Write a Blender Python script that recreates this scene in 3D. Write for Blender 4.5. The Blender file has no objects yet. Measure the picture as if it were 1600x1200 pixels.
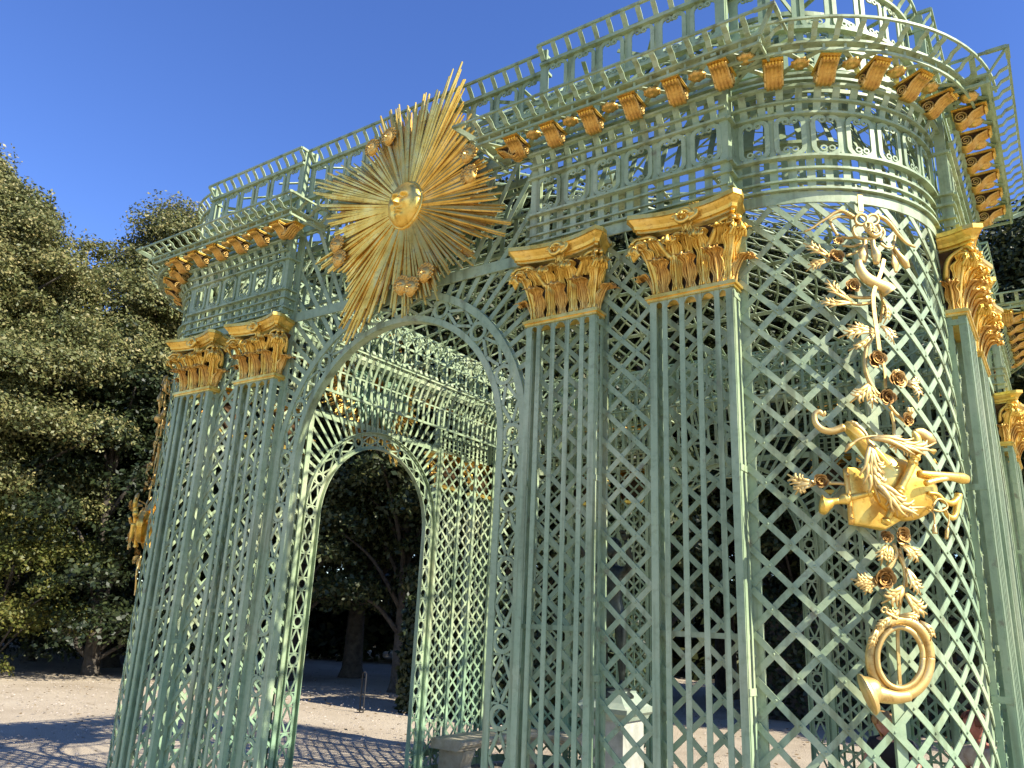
import bpy, math, random
import numpy as np
from mathutils import Matrix, Vector

scn = bpy.context.scene
COL = scn.collection
PI = math.pi

# ------------------------------------------------------------------ camera
cam_d = bpy.data.cameras.new("camera")
cam = bpy.data.objects.new("camera", cam_d)
COL.objects.link(cam)
scn.camera = cam
cam_d.sensor_width = 36.0
cam_d.lens = 1240.9 / 1600 * 36.0
cam_d.clip_end = 2000.0
cam_d.clip_start = 0.05
CAM = Vector((3.7544, -7.239, 1.93))
RX = (0.82444833, -0.12648942, -0.55162068)
RY = (0.56427262, 0.25842905, 0.78409874)
RZ = (0.04337461, -0.95771335, 0.28443592)
m3 = Matrix(((RX[0], -RX[1], -RX[2]), (RY[0], -RY[1], -RY[2]), (RZ[0], -RZ[1], -RZ[2])))
cam.matrix_world = Matrix.Translation(CAM) @ m3.to_4x4()

# ------------------------------------------------------------------ light
SUN_EL = math.radians(38)
SUN_AZ = math.atan2(0.05, 1.0)            # angle from +X towards +Y
S = Vector((math.cos(SUN_EL) * math.cos(SUN_AZ), math.cos(SUN_EL) * math.sin(SUN_AZ), math.sin(SUN_EL)))
sun_d = bpy.data.lights.new("sun", 'SUN')
sun_d.energy = 5.0
sun_d.angle = math.radians(0.5)
sun_d.color = (1.0, 0.93, 0.8)
sun = bpy.data.objects.new("sun", sun_d)
COL.objects.link(sun)
sun.rotation_euler = S.to_track_quat('Z', 'Y').to_euler()
sun.location = (20, 0, 20)
world = bpy.data.worlds.new("World")
scn.world = world
world.use_nodes = True
wn = world.node_tree
sky = wn.nodes.new('ShaderNodeTexSky')
sky.sky_type = 'NISHITA'
sky.sun_disc = False
sky.sun_elevation = SUN_EL
sky.sun_rotation = PI / 2 - SUN_AZ
sky.air_density = 1.0
sky.dust_density = 0.0
sky.ozone_density = 4.5
sky.altitude = 400
hs = wn.nodes.new('ShaderNodeHueSaturation')      # deep, dry late-summer blue
hs.inputs['Hue'].default_value = 0.516
hs.inputs['Saturation'].default_value = 1.15
hs.inputs['Value'].default_value = 1.36
wn.links.new(sky.outputs[0], hs.inputs['Color'])
wn.links.new(hs.outputs[0], wn.nodes['Background'].inputs[0])
wn.nodes['Background'].inputs[1].default_value = 0.094
scn.view_settings.view_transform = 'Standard'
scn.view_settings.look = 'None'
scn.view_settings.exposure = 1.02
scn.view_settings.gamma = 1.0
scn.cycles.max_bounces = 8
scn.cycles.transparent_max_bounces = 8

# ------------------------------------------------------------------ materials
def new_mat(name):
    m = bpy.data.materials.new(name)
    m.use_nodes = True
    return m, m.node_tree.nodes, m.node_tree.links, m.node_tree.nodes['Principled BSDF']

def noise(nt, ln, scale, detail=4, coord='Object', rough=0.6):
    tc = nt.new('ShaderNodeTexCoord')
    n = nt.new('ShaderNodeTexNoise')
    n.inputs['Scale'].default_value = scale
    n.inputs['Detail'].default_value = detail
    n.inputs['Roughness'].default_value = rough
    ln.new(tc.outputs[coord], n.inputs['Vector'])
    return n

def ramp(nt, ln, src, stops):
    r = nt.new('ShaderNodeValToRGB')
    els = r.color_ramp.elements
    while len(els) < len(stops):
        els.new(0.5)
    for e, (p, c) in zip(els, stops):
        e.position = p
        e.color = (c[0], c[1], c[2], 1)
    ln.new(src, r.inputs[0])
    return r

def mixc(nt, ln, fac, a, b):
    m = nt.new('ShaderNodeMix')
    m.data_type = 'RGBA'
    if isinstance(fac, float):
        m.inputs[0].default_value = fac
    else:
        ln.new(fac, m.inputs[0])
    for k, x in ((6, a), (7, b)):
        if isinstance(x, tuple):
            m.inputs[k].default_value = (x[0], x[1], x[2], 1)
        else:
            ln.new(x, m.inputs[k])
    return m.outputs[2]

def bump(nt, ln, b, src, strength, dist):
    bp = nt.new('ShaderNodeBump')
    bp.inputs['Strength'].default_value = strength
    bp.inputs['Distance'].default_value = dist
    ln.new(src, bp.inputs['Height'])
    ln.new(bp.outputs[0], b.inputs['Normal'])

def mat_paint():
    m, nt, ln, b = new_mat("verdigris_paint")
    big = noise(nt, ln, 1.3, 5)
    fine = noise(nt, ln, 22, 6, rough=0.7)
    base = ramp(nt, ln, big.outputs['Fac'], [(0.3, (0.225, 0.305, 0.18)), (0.5, (0.315, 0.395, 0.235)), (0.72, (0.45, 0.49, 0.31))])
    specks = ramp(nt, ln, fine.outputs['Fac'], [(0.36, (0.50, 0.54, 0.42)), (0.5, (0.97, 1.0, 0.97)), (0.68, (1.08, 1.06, 1.0))])
    mul = nt.new('ShaderNodeMix'); mul.data_type = 'RGBA'; mul.blend_type = 'MULTIPLY'
    mul.inputs[0].default_value = 0.4
    ln.new(base.outputs[0], mul.inputs[6]); ln.new(specks.outputs[0], mul.inputs[7])
    # fresher, bluer paint low down where it was renewed
    tc = nt.new('ShaderNodeTexCoord'); sx = nt.new('ShaderNodeSeparateXYZ')
    ln.new(tc.outputs['Object'], sx.inputs[0])
    add = nt.new('ShaderNodeMath'); add.operation = 'MULTIPLY_ADD'
    ln.new(big.outputs['Fac'], add.inputs[0]); add.inputs[1].default_value = 2.4
    ln.new(sx.outputs[2], add.inputs[2])
    mr = nt.new('ShaderNodeMapRange')
    mr.inputs[1].default_value = 1.6; mr.inputs[2].default_value = 3.2
    mr.inputs[3].default_value = 0.6; mr.inputs[4].default_value = 0.0
    ln.new(add.outputs[0], mr.inputs[0])
    c = mixc(nt, ln, mr.outputs[0], mul.outputs[2], (0.20, 0.37, 0.25))
    mp = nt.new('ShaderNodeMapping'); mp.inputs['Scale'].default_value = (14, 14, 1.1)
    ln.new(tc.outputs['Object'], mp.inputs[0])
    st = nt.new('ShaderNodeTexNoise'); st.inputs['Scale'].default_value = 1.0; st.inputs['Detail'].default_value = 5
    ln.new(mp.outputs[0], st.inputs['Vector'])
    sr = ramp(nt, ln, st.outputs['Fac'], [(0.34, (0.55, 0.52, 0.44)), (0.47, (0.96, 0.97, 0.95)), (0.62, (1.0, 1.0, 1.0)), (0.74, (1.18, 1.12, 1.0))])
    m2 = nt.new('ShaderNodeMix'); m2.data_type = 'RGBA'; m2.blend_type = 'MULTIPLY'; m2.inputs[0].default_value = 0.85
    ln.new(c, m2.inputs[6]); ln.new(sr.outputs[0], m2.inputs[7]); c = m2.outputs[2]
    ru = noise(nt, ln, 7.5, 7, rough=0.72)      # rust and grime spots
    rm = ramp(nt, ln, ru.outputs['Fac'], [(0.60, (0, 0, 0)), (0.68, (0.75, 0.75, 0.75))])
    c = mixc(nt, ln, rm.outputs[0], c, (0.17, 0.15, 0.09))
    ln.new(c, b.inputs['Base Color'])
    b.inputs['Roughness'].default_value = 0.5
    b.inputs['Specular IOR Level'].default_value = 0.4
    bump(nt, ln, b, fine.outputs['Fac'], 0.25, 0.003)
    return m

def mat_gold(name, c0, c1, c2, rough, metal=0.9, scale=7.0, bstr=0.35):
    m, nt, ln, b = new_mat(name)
    n1 = noise(nt, ln, scale, 5)
    n2 = noise(nt, ln, 26, 6, rough=0.7)
    r = ramp(nt, ln, n1.outputs['Fac'], [(0.3, c0), (0.5, c1), (0.7, c2)])
    d = ramp(nt, ln, n2.outputs['Fac'], [(0.36, (0.45, 0.34, 0.24)), (0.46, (1, 1, 1)), (0.7, (1.05, 1.05, 1.0))])
    mul = nt.new('ShaderNodeMix'); mul.data_type = 'RGBA'; mul.blend_type = 'MULTIPLY'
    mul.inputs[0].default_value = 0.5
    ln.new(r.outputs[0], mul.inputs[6]); ln.new(d.outputs[0], mul.inputs[7])
    ln.new(mul.outputs[2], b.inputs['Base Color'])
    b.inputs['Metallic'].default_value = metal
    rr = ramp(nt, ln, n1.outputs['Fac'], [(0.3, (rough + .14,) * 3), (0.7, (rough - .04,) * 3)])
    ln.new(rr.outputs[0], b.inputs['Roughness'])
    bump(nt, ln, b, n2.outputs['Fac'], bstr, 0.004)
    return m

def mat_simple(name, c0, c1, scale, rough, bstr=0.3, bdist=0.01, metal=0.0, detail=6):
    m, nt, ln, b = new_mat(name)
    n = noise(nt, ln, scale, detail, rough=0.65)
    r = ramp(nt, ln, n.outputs['Fac'], [(0.32, c0), (0.68, c1)])
    ln.new(r.outputs[0], b.inputs['Base Color'])
    b.inputs['Roughness'].default_value = rough
    b.inputs['Metallic'].default_value = metal
    bump(nt, ln, b, n.outputs['Fac'], bstr, bdist)
    return m

def mat_leaf(name, cols, trans=0.35, rough=0.5):
    m, nt, ln, b = new_mat(name)
    g = nt.new('ShaderNodeNewGeometry')
    r = ramp(nt, ln, g.outputs['Random Per Island'], cols)
    big = noise(nt, ln, 0.55, 3)
    v = ramp(nt, ln, big.outputs['Fac'], [(0.35, (0.72, 0.78, 0.7)), (0.65, (1.15, 1.1, 1.0))])
    mul = nt.new('ShaderNodeMix'); mul.data_type = 'RGBA'; mul.blend_type = 'MULTIPLY'
    mul.inputs[0].default_value = 1.0
    ln.new(r.outputs[0], mul.inputs[6]); ln.new(v.outputs[0], mul.inputs[7])
    ln.new(mul.outputs[2], b.inputs['Base Color'])
    b.inputs['Roughness'].default_value = rough
    b.inputs['Specular IOR Level'].default_value = 0.35
    t = nt.new('ShaderNodeBsdfTranslucent')
    ln.new(mul.outputs[2], t.inputs[0])
    mx = nt.new('ShaderNodeMixShader')
    mx.inputs[0].default_value = trans
    ln.new(b.outputs[0], mx.inputs[1]); ln.new(t.outputs[0], mx.inputs[2])
    ln.new(mx.outputs[0], nt['Material Output'].inputs[0])
    return m

def mat_gravel():
    m, nt, ln, b = new_mat("gravel_ground")
    a = noise(nt, ln, 0.35, 6)
    f = noise(nt, ln, 60, 8, rough=0.8)
    v = nt.new('ShaderNodeTexVoronoi'); v.inputs['Scale'].default_value = 45
    tc = nt.new('ShaderNodeTexCoord'); ln.new(tc.outputs['Object'], v.inputs['Vector'])
    r = ramp(nt, ln, a.outputs['Fac'], [(0.3, (0.34, 0.28, 0.20)), (0.5, (0.45, 0.38, 0.28)), (0.7, (0.52, 0.45, 0.34))])
    d = ramp(nt, ln, f.outputs['Fac'], [(0.3, (0.5, 0.48, 0.45)), (0.5, (0.95, 0.95, 0.95)), (0.75, (1.2, 1.18, 1.15))])
    mul = nt.new('ShaderNodeMix'); mul.data_type = 'RGBA'; mul.blend_type = 'MULTIPLY'
    mul.inputs[0].default_value = 0.8
    ln.new(r.outputs[0], mul.inputs[6]); ln.new(d.outputs[0], mul.inputs[7])
    ln.new(mul.outputs[2], b.inputs['Base Color'])
    b.inputs['Roughness'].default_value = 0.95
    b.inputs['Specular IOR Level'].default_value = 0.15
    bump(nt, ln, b, v.outputs['Distance'], 0.6, 0.02)
    return m

PAINT = mat_paint()
GOLD = mat_gold("gilding", (0.66, 0.41, 0.07), (0.84, 0.575, 0.125), (0.92, 0.68, 0.22), 0.36, 0.85)
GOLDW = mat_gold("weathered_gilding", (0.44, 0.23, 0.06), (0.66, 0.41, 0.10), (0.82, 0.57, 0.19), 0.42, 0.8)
GOLDP = mat_gold("pale_gilding", (0.56, 0.37, 0.12), (0.68, 0.48, 0.17), (0.76, 0.57, 0.25), 0.42, 0.75)
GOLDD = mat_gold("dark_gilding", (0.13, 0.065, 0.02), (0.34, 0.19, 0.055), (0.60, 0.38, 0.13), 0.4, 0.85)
GOLDDD = mat_gold("recess_shade_gilding", (0.035, 0.02, 0.01), (0.08, 0.045, 0.018), (0.2, 0.11, 0.04), 0.5, 0.7)  # shade of the recesses put into the colour: capital bells, bracket cheeks
STONE = mat_simple("bench_stone", (0.30, 0.25, 0.16), (0.46, 0.41, 0.30), 9, 0.85, 0.5, 0.01)
BRONZE = mat_simple("dark_bronze", (0.022, 0.024, 0.022), (0.06, 0.075, 0.062), 8, 0.42, 0.3, 0.01, metal=0.75)
MARBLE = mat_simple("pedestal_marble", (0.24, 0.25, 0.20), (0.46, 0.46, 0.40), 5, 0.6, 0.2, 0.005)
COPPER = mat_simple("pedestal_capping", (0.20, 0.27, 0.20), (0.34, 0.38, 0.29), 7, 0.55, 0.2, 0.005)
BARK = mat_simple("bark", (0.035, 0.028, 0.02), (0.10, 0.085, 0.065), 6, 0.95, 0.9, 0.05)
IRON = mat_simple("black_iron", (0.012, 0.012, 0.012), (0.03, 0.03, 0.03), 20, 0.5, 0.1, 0.002)
LEAF_LIME = mat_leaf("lime_leaves", [(0.0, (0.085, 0.105, 0.035)), (0.45, (0.165, 0.175, 0.066)), (0.8, (0.25, 0.24, 0.10)), (1.0, (0.35, 0.295, 0.13))], 0.25)
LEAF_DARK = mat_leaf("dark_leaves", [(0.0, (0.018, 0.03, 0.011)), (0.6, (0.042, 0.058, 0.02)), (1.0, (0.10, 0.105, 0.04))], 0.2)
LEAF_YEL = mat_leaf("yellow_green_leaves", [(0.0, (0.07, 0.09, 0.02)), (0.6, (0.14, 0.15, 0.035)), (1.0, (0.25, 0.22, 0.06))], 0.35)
LEAF_BOX = mat_leaf("hedge_and_shade_leaves", [(0.0, (0.012, 0.022, 0.008)), (0.7, (0.025, 0.038, 0.013)), (1.0, (0.055, 0.07, 0.025))], 0.12)  # hedges, and the added trees that imitate shade under the lime crowns
GRAVEL = mat_gravel()

# ------------------------------------------------------------------ mesh helpers
class MB:
    """collects vertices and faces, then links them as ONE mesh object"""
    def __init__(self):
        self.v = []; self.q = []; self.n = 0
    def add(self, V, F):
        V = np.asarray(V, dtype=np.float64).reshape(-1, 3)
        self.v.append(V); o = self.n
        for f in F:
            self.q.append([i + o for i in f])
        self.n += len(V)
    def build(self, name, mat, parent=None, smooth=False):
        V = np.concatenate(self.v) if self.v else np.zeros((0, 3))
        me = bpy.data.meshes.new(name)
        me.from_pydata(V.tolist(), [], self.q)
        me.materials.append(mat)
        if smooth:
            me.polygons.foreach_set('use_smooth', [True] * len(me.polygons))
        me.update()
        o = bpy.data.objects.new(name, me)
        COL.objects.link(o)
        if parent is not None:
            o.parent = parent
        return o

def nrm(a):
    l = np.linalg.norm(a, axis=-1, keepdims=True)
    return a / np.where(l < 1e-9, 1, l)

def tangents(P, closed=False):
    if closed:
        return nrm(np.roll(P, -1, 0) - np.roll(P, 1, 0))
    T = np.gradient(P, axis=0)
    return nrm(T)

def strip(mb, P, N, w, t, closed=False):
    """bar of rectangular section: width w across, thickness t along the normal N"""
    P = np.asarray(P, float); N = np.asarray(N, float)
    n = len(P)
    T = tangents(P, closed)
    B = nrm(np.cross(T, N)); N2 = np.cross(B, T)
    w = np.broadcast_to(np.asarray(w, float).reshape(-1, 1), (n, 1)) / 2
    h = t / 2
    V = np.stack([P - B * w - N2 * h, P + B * w - N2 * h, P + B * w + N2 * h, P - B * w + N2 * h], 1).reshape(-1, 3)
    F = []
    m = n if closed else n - 1
    for i in range(m):
        a = 4 * i; b = 4 * ((i + 1) % n)
        for k in range(4):
            l = (k + 1) % 4
            F.append((a + k, a + l, b + l, b + k))
    if not closed:
        F.append((0, 3, 2, 1)); e = 4 * (n - 1); F.append((e, e + 1, e + 2, e + 3))
    mb.add(V, F)

def tube(mb, P, r, n=8, flat=None, N=None, closed=False):
    """round tube; with flat and N it is squashed along N"""
    P = np.asarray(P, float); k = len(P)
    r = np.broadcast_to(np.asarray(r, float).reshape(-1), (k,)) if np.ndim(r) else np.full(k, r)
    T = tangents(P, closed)
    if N is None:
        U = np.zeros_like(P)
        u = np.cross(T[0], [0, 0, 1.0])
        if np.linalg.norm(u) < 1e-3:
            u = np.cross(T[0], [1.0, 0, 0])
        u /= np.linalg.norm(u)
        for i in range(k):
            u = u - T[i] * (u @ T[i]); u /= max(np.linalg.norm(u), 1e-9)
            U[i] = u
        W = np.cross(T, U); fl = 1.0
    else:
        U = nrm(np.cross(T, N)); W = np.cross(U, T)
        fl = 1.0 if flat is None else flat
    a = np.linspace(0, 2 * PI, n, endpoint=False)
    V = (P[:, None, :] + (U[:, None, :] * np.cos(a)[None, :, None] + W[:, None, :] * fl * np.sin(a)[None, :, None]) * r[:, None, None]).reshape(-1, 3)
    F = []
    m = k if closed else k - 1
    for i in range(m):
        i2 = (i + 1) % k
        for j in range(n):
            j2 = (j + 1) % n
            F.append((i * n + j, i * n + j2, i2 * n + j2, i2 * n + j))
    if not closed:
        F.append(tuple(range(n - 1, -1, -1))); F.append(tuple((k - 1) * n + j for j in range(n)))
    mb.add(V, F)

def spline(pts, sub=6):
    """Catmull-Rom through the points"""
    P = np.asarray(pts, float)
    if len(P) < 3:
        t = np.linspace(0, 1, sub + 1)[:, None]
        return P[0] * (1 - t) + P[-1] * t
    Q = np.vstack([2 * P[0] - P[1], P, 2 * P[-1] - P[-2]])
    out = []
    for i in range(1, len(Q) - 2):
        for s in range(sub):
            t = s / sub
            p0, p1, p2, p3 = Q[i - 1], Q[i], Q[i + 1], Q[i + 2]
            out.append(0.5 * (2 * p1 + (p2 - p0) * t + (2 * p0 - 5 * p1 + 4 * p2 - p3) * t * t + (3 * p1 - p0 - 3 * p2 + p3) * t ** 3))
    out.append(P[-1])
    return np.array(out)

def box(mb, lo, hi):
    x0, y0, z0 = lo; x1, y1, z1 = hi
    V = [(x0, y0, z0), (x1, y0, z0), (x1, y1, z0), (x0, y1, z0), (x0, y0, z1), (x1, y0, z1), (x1, y1, z1), (x0, y1, z1)]
    mb.add(V, [(0, 3, 2, 1), (4, 5, 6, 7), (0, 1, 5, 4), (1, 2, 6, 5), (2, 3, 7, 6), (3, 0, 4, 7)])

def grid(mb, V, closed_u=False):
    """V[i][j] array of points -> quads"""
    V = np.asarray(V, float); a, b = V.shape[:2]
    F = []
    for i in range(a if closed_u else a - 1):
        i2 = (i + 1) % a
        for j in range(b - 1):
            F.append((i * b + j, i2 * b + j, i2 * b + j + 1, i * b + j + 1))
    mb.add(V.reshape(-1, 3), F)

def lathe(mb, prof, n=16, c=(0, 0, 0)):
    a = np.linspace(0, 2 * PI, n, endpoint=False)
    V = np.array([[(c[0] + r * math.cos(t), c[1] + r * math.sin(t), c[2] + z) for r, z in prof] for t in a])
    grid(mb, V, True)

def tag(o, label=None, cat=None, group=None, kind=None):
    if label: o['label'] = label
    if cat: o['category'] = cat
    if group: o['group'] = group
    if kind: o['kind'] = kind
    return o

def empty(name, loc=(0, 0, 0), parent=None):
    o = bpy.data.objects.new(name, None)
    COL.objects.link(o); o.location = loc
    o.empty_display_size = 0.2
    if parent is not None: o.parent = parent
    return o

def copy_tree(o, parent):
    c = o.copy(); COL.objects.link(c); c.parent = parent
    for ch in list(o.children):
        copy_tree(ch, c)
    return c

def spin_copy(o, k, parent):
    """copy a part of the pavilion to another of its four sides"""
    c = copy_tree(o, parent)
    a = k * PI / 2
    x, y, z = o.location
    c.location = (x * math.cos(a) - y * math.sin(a), x * math.sin(a) + y * math.cos(a), z)
    c.rotation_euler = (o.rotation_euler[0], o.rotation_euler[1], o.rotation_euler[2] + a)
    return c
# ------------------------------------------------------------------ ground
def build_ground():
    mb = MB()
    n = 90
    xs = np.sign(np.linspace(-1, 1, n)) * np.abs(np.linspace(-1, 1, n)) ** 2.6 * 600
    V = np.zeros((n, n, 3))
    for i in range(n):
        for j in range(n):
            x, y = xs[i], xs[j]
            V[i, j] = (x, y, 0.03 * math.sin(x * 0.35 + 1.3) * math.sin(y * 0.28) - 0.02)
    grid(mb, V)
    o = mb.build("ground", GRAVEL, None, True)
    tag(o, "pale sandy gravel ground around the trellis pavilion", "ground", kind="structure")
build_ground()

# ------------------------------------------------------------------ pavilion plan (metres, centre at the origin)
A = 3.352      # wall plane, half width
C = 2.478      # where the rounded corners begin
R = 0.874      # radius of the rounded corners
PO = 0.095     # how far pilasters stand out

def arr(*a):
    return np.array(a, float)

class Flat:
    """front wall (facing -Y); u = x, mirrored when s = -1"""
    def __init__(self, s=1): self.s = s
    def __call__(self, u, z, o):
        u = np.asarray(u, float); z = np.broadcast_to(np.asarray(z, float), u.shape); o = np.broadcast_to(np.asarray(o, float), u.shape)
        P = np.stack([self.s * u, -(A + o), z], -1)
        return P, np.broadcast_to(arr(0, -1, 0), P.shape)
class Curve:
    """rounded corner right of the front wall; u = arc length on radius R"""
    def __call__(self, u, z, o):
        u = np.asarray(u, float); z = np.broadcast_to(np.asarray(z, float), u.shape); o = np.broadcast_to(np.asarray(o, float), u.shape)
        t = u / R
        P = np.stack([C + (R + o) * np.sin(t), -C - (R + o) * np.cos(t), z], -1)
        return P, np.stack([np.sin(t), -np.cos(t), np.zeros_like(t)], -1)
class Side:
    """return face: u = distance out from the wall, plane at x = x0 + d*o"""
    def __init__(self, x0, d): self.x0 = x0; self.d = d
    def __call__(self, u, z, o):
        u = np.asarray(u, float); z = np.broadcast_to(np.asarray(z, float), u.shape); o = np.broadcast_to(np.asarray(o, float), u.shape)
        P = np.stack([self.x0 + self.d * o, -(A + u), z], -1)
        return P, np.broadcast_to(arr(self.d, 0, 0), P.shape)
CURVE = Curve(); LARC = R * PI / 2

def bar(mb, M, pts, w, t, seg=None, closed=False):
    pts = np.asarray(pts, float)
    if seg is None: seg = 0.06 if isinstance(M, Curve) else 99
    if closed:
        P, N = M(pts[:, 0], pts[:, 1], pts[:, 2]); strip(mb, P, N, w, t, True); return
    out = [pts[0]]
    for a, b in zip(pts[:-1], pts[1:]):
        k = max(1, int(math.ceil(abs(b[0] - a[0]) / seg)))
        for i in range(1, k + 1): out.append(a + (b - a) * i / k)
    out = np.array(out)
    P, N = M(out[:, 0], out[:, 1], out[:, 2])
    strip(mb, P, N, w, t)

def hrail(mb, M, u0, u1, z, o, w, t): bar(mb, M, [(u0, z, o), (u1, z, o)], w, t)
def vbar(mb, M, u, z0, z1, o, w, t): bar(mb, M, [(u, z0, o), (u, z1, o)], w, t)

def clip(p, d, u0, u1, z0, z1):
    t0, t1 = -1e9, 1e9
    for pc, dc, lo, hi in ((p[0], d[0], u0, u1), (p[1], d[1], z0, z1)):
        if abs(dc) < 1e-9:
            if pc < lo or pc > hi: return None
            continue
        a, b = (lo - pc) / dc, (hi - pc) / dc
        if a > b: a, b = b, a
        t0 = max(t0, a); t1 = min(t1, b)
    if t1 - t0 < 0.03: return None
    return (p[0] + d[0] * t0, p[1] + d[1] * t0), (p[0] + d[0] * t1, p[1] + d[1] * t1)

rng = random.Random(7)

def lattice(mb, M, u0, u1, z0, z1, pu, pz, w, o=0.0, th=0.006):
    """two layers of crossing slats; pu, pz = width and height of a diamond"""
    for layer, sg in ((0, -1), (1, 1)):
        d = (pu, sg * pz)
        span = (u1 - u0) + (z1 - z0) * pu / pz
        n = int(span / pu) + 2
        for i in range(-1, n + 1):
            st = (u0 + pu * i - ((z1 - z0) * pu / pz if sg > 0 else 0) + rng.uniform(-.0035, .0035), z0)
            s = clip(st, d, u0, u1, z0, z1)
            if s:
                oo = o - layer * (th + .0015) + rng.uniform(-.001, .001)
                bar(mb, M, [(s[0][0], s[0][1], oo), (s[1][0], s[1][1], oo)], w * rng.uniform(.94, 1.06), th)

def rivets(mb, M, u0, u1, z0, z1, pu, pz, o):
    H = (z1 - z0) * pu / pz; n = int(((u1 - u0) + H) / pu) + 2
    a = np.linspace(0, 2 * PI, 6, endpoint=False)
    for i in range(-1, n + 1):
        for j in range(-1, n + 1):
            ui = u0 + pu * i; uj = u0 + pu * j - H
            u = (ui + uj) / 2; z = z0 + (ui - uj) / 2 * pz / pu
            if u0 + .02 < u < u1 - .02 and z0 + .02 < z < z1 - .02:
                r = .0065
                ring = M(u + r * np.cos(a), z + r * np.sin(a), o)[0]; top = M(u + .6 * r * np.cos(a), z + .6 * r * np.sin(a), o + .005)[0]
                mb.add(np.vstack([ring, top]), [(k, (k + 1) % 6, 6 + (k + 1) % 6, 6 + k) for k in range(6)] + [tuple(range(6, 12))])

PAV = empty("trellis_pavilion")
tag(PAV, "verdigris green openwork trellis pavilion with gilded capitals, brackets and sun over its arch", "pavilion")

ZL0, ZL1 = 0.12, 4.14     # trellis from the plinth to the architrave

def repeat(objs, ks=(1, 2, 3)):
    for k in ks:
        for o in objs: spin_copy(o, k, PAV)

# --- wall trellis: flat pieces beside the arch, and the rounded corners
for s in (1, -1):
    mb = MB(); M = Flat(s)
    lattice(mb, M, 1.18, C, ZL0, ZL1, 0.18, 0.172, 0.028); rivets(mb, M, 1.18, C, ZL0, ZL1, 0.18, 0.172, .003)
    for u, w in ((1.2, .05), (1.657, .045), (2.003, .045), (2.46, .05)): vbar(mb, M, u, 0, ZL1 + .05, -0.022, w, .022)
    hrail(mb, M, 1.18, C, .06, -0.02, .09, .012)
    o = mb.build("wall_trellis", PAINT, PAV); repeat([o])
mb = MB()
lattice(mb, CURVE, 0.0, LARC, ZL0, ZL1, 0.2, 0.2, 0.031); rivets(mb, CURVE, 0.0, LARC, ZL0, ZL1, 0.2, 0.2, .003)
for u, w in ((0.02, .045), (LARC - .02, .045)): vbar(mb, CURVE, u, 0, ZL1 + .05, -0.02, w, .02)
vbar(mb, CURVE, LARC * .455, 0, ZL1, -0.022, .05, .02)
for z in (.06,): hrail(mb, CURVE, 0, LARC, z, -0.016, .09, .012)
o = mb.build("corner_trellis", PAINT, PAV); repeat([o])

# --- arch frame: two bands with rings and diamonds between, jambs, soffit
AR, AW, AZ = 0.93, 1.145, 3.0
def arch_pt(dist, off):
    """point on the arch line: dist along the middle line from the left foot, off from it"""
    rm = (AR + AW) / 2; L = AZ; arc = PI * rm
    if dist <= L: return (-rm - off, dist)
    if dist >= L + arc: return (rm + off, L - (dist - L - arc))
    a = PI - (dist - L) / rm
    return ((rm + off) * math.cos(a), AZ + (rm + off) * math.sin(a))
mb = MB(); MF = Flat(1)
rm = (AR + AW) / 2; LT = 2 * AZ + PI * rm; hb = (AW - AR) / 2
def arch_band(off, w, o, t):
    ds = [0, AZ * .5] + list(np.linspace(AZ, AZ + PI * rm, 49)) + [LT - AZ * .5, LT]
    pts = [arch_pt(d, off) for d in ds]
    bar(mb, MF, [(p[0], p[1], o) for p in pts], w, t, seg=99)
arch_band(-hb + .02, .042, .0, .014)
arch_band(hb - .022, .05, .004, .014)
nrep = 23; per = LT / nrep
def local(d0, du, dv):
    p = arch_pt(d0 + du, dv); return p
for i in range(nrep):
    d0 = (i + .5) * per
    ring = [local(d0, .058 * math.cos(a), .058 * math.sin(a)) for a in np.linspace(0, 2 * PI, 20, endpoint=False)]
    bar(mb, MF, [(p[0], p[1], -.002) for p in ring], .024, .01, closed=True)
    d1 = i * per
    if i > 0:
        hl = per / 2 - .068
        dia = [local(d1, hl * c, .062 * e) for c, e in ((1, 0), (0, 1), (-1, 0), (0, -1))]
        for a, b in zip(dia, dia[1:] + dia[:1]):
            bar(mb, MF, [(a[0], a[1], -.003), (b[0], b[1], -.003)], .02, .009)
        # little ties from the diamond's tip across to the bands
        for sg in (1, -1):
            a = local(d1, hl * sg * .98, -.085); b = local(d1, hl * sg * .98, .085)
            bar(mb, MF, [(a[0], a[1], -.006), (b[0], b[1], -.006)], .012, .006)
# soffit strip along the inner edge (faces the opening), with its own depth
ds = [0, 1.0, 2.0] + list(np.linspace(AZ, AZ + PI * rm, 49)) + [LT - 2, LT - 1, LT]
pp = [arch_pt(d, -hb) for d in ds]
P = np.array([(p[0], -(A - .032), p[1]) for p in pp])
Nn = np.gradient(P, axis=0); Nn = np.cross(nrm(Nn), arr(0, 1, 0))
strip(mb, P, Nn, .05, .008)
pp = [arch_pt(d, hb) for d in ds]
P = np.array([(p[0], -(A - .03), p[1]) for p in pp])
strip(mb, P, Nn, .03, .008)
o = mb.build("arch_frame", PAINT, PAV); repeat([o])

# --- spandrel: radiating bars from the arch to the cornice
mb = MB()
for k in range(5, 36):
    a = math.radians(k * 4.5 + 0.0)
    if not (14 < math.degrees(a) < 166): continue
    c, s_ = math.cos(a), math.sin(a)
    seg = clip((0, AZ), (c, s_), -1.17, 1.17, AZ, 4.98)
    if not seg: continue
    e = max(seg, key=lambda p: math.hypot(p[0], p[1] - AZ))
    if math.hypot(e[0], e[1] - AZ) < AW + .05: continue
    bar(mb, MF, [(AW * c, AZ + AW * s_, -.01), (e[0], e[1], -.01)], .034, .007)
hrail(mb, MF, -1.2, 1.2, 4.175, .006, .075, .012)
hrail(mb, MF, -1.2, 1.2, 4.96, .006, .05, .02)
for s in (1, -1):
    vbar(mb, MF, s * 1.165, 0, 4.98, -.004, .05, .016)
o = mb.build("spandrel", PAINT, PAV); repeat([o])

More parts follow.
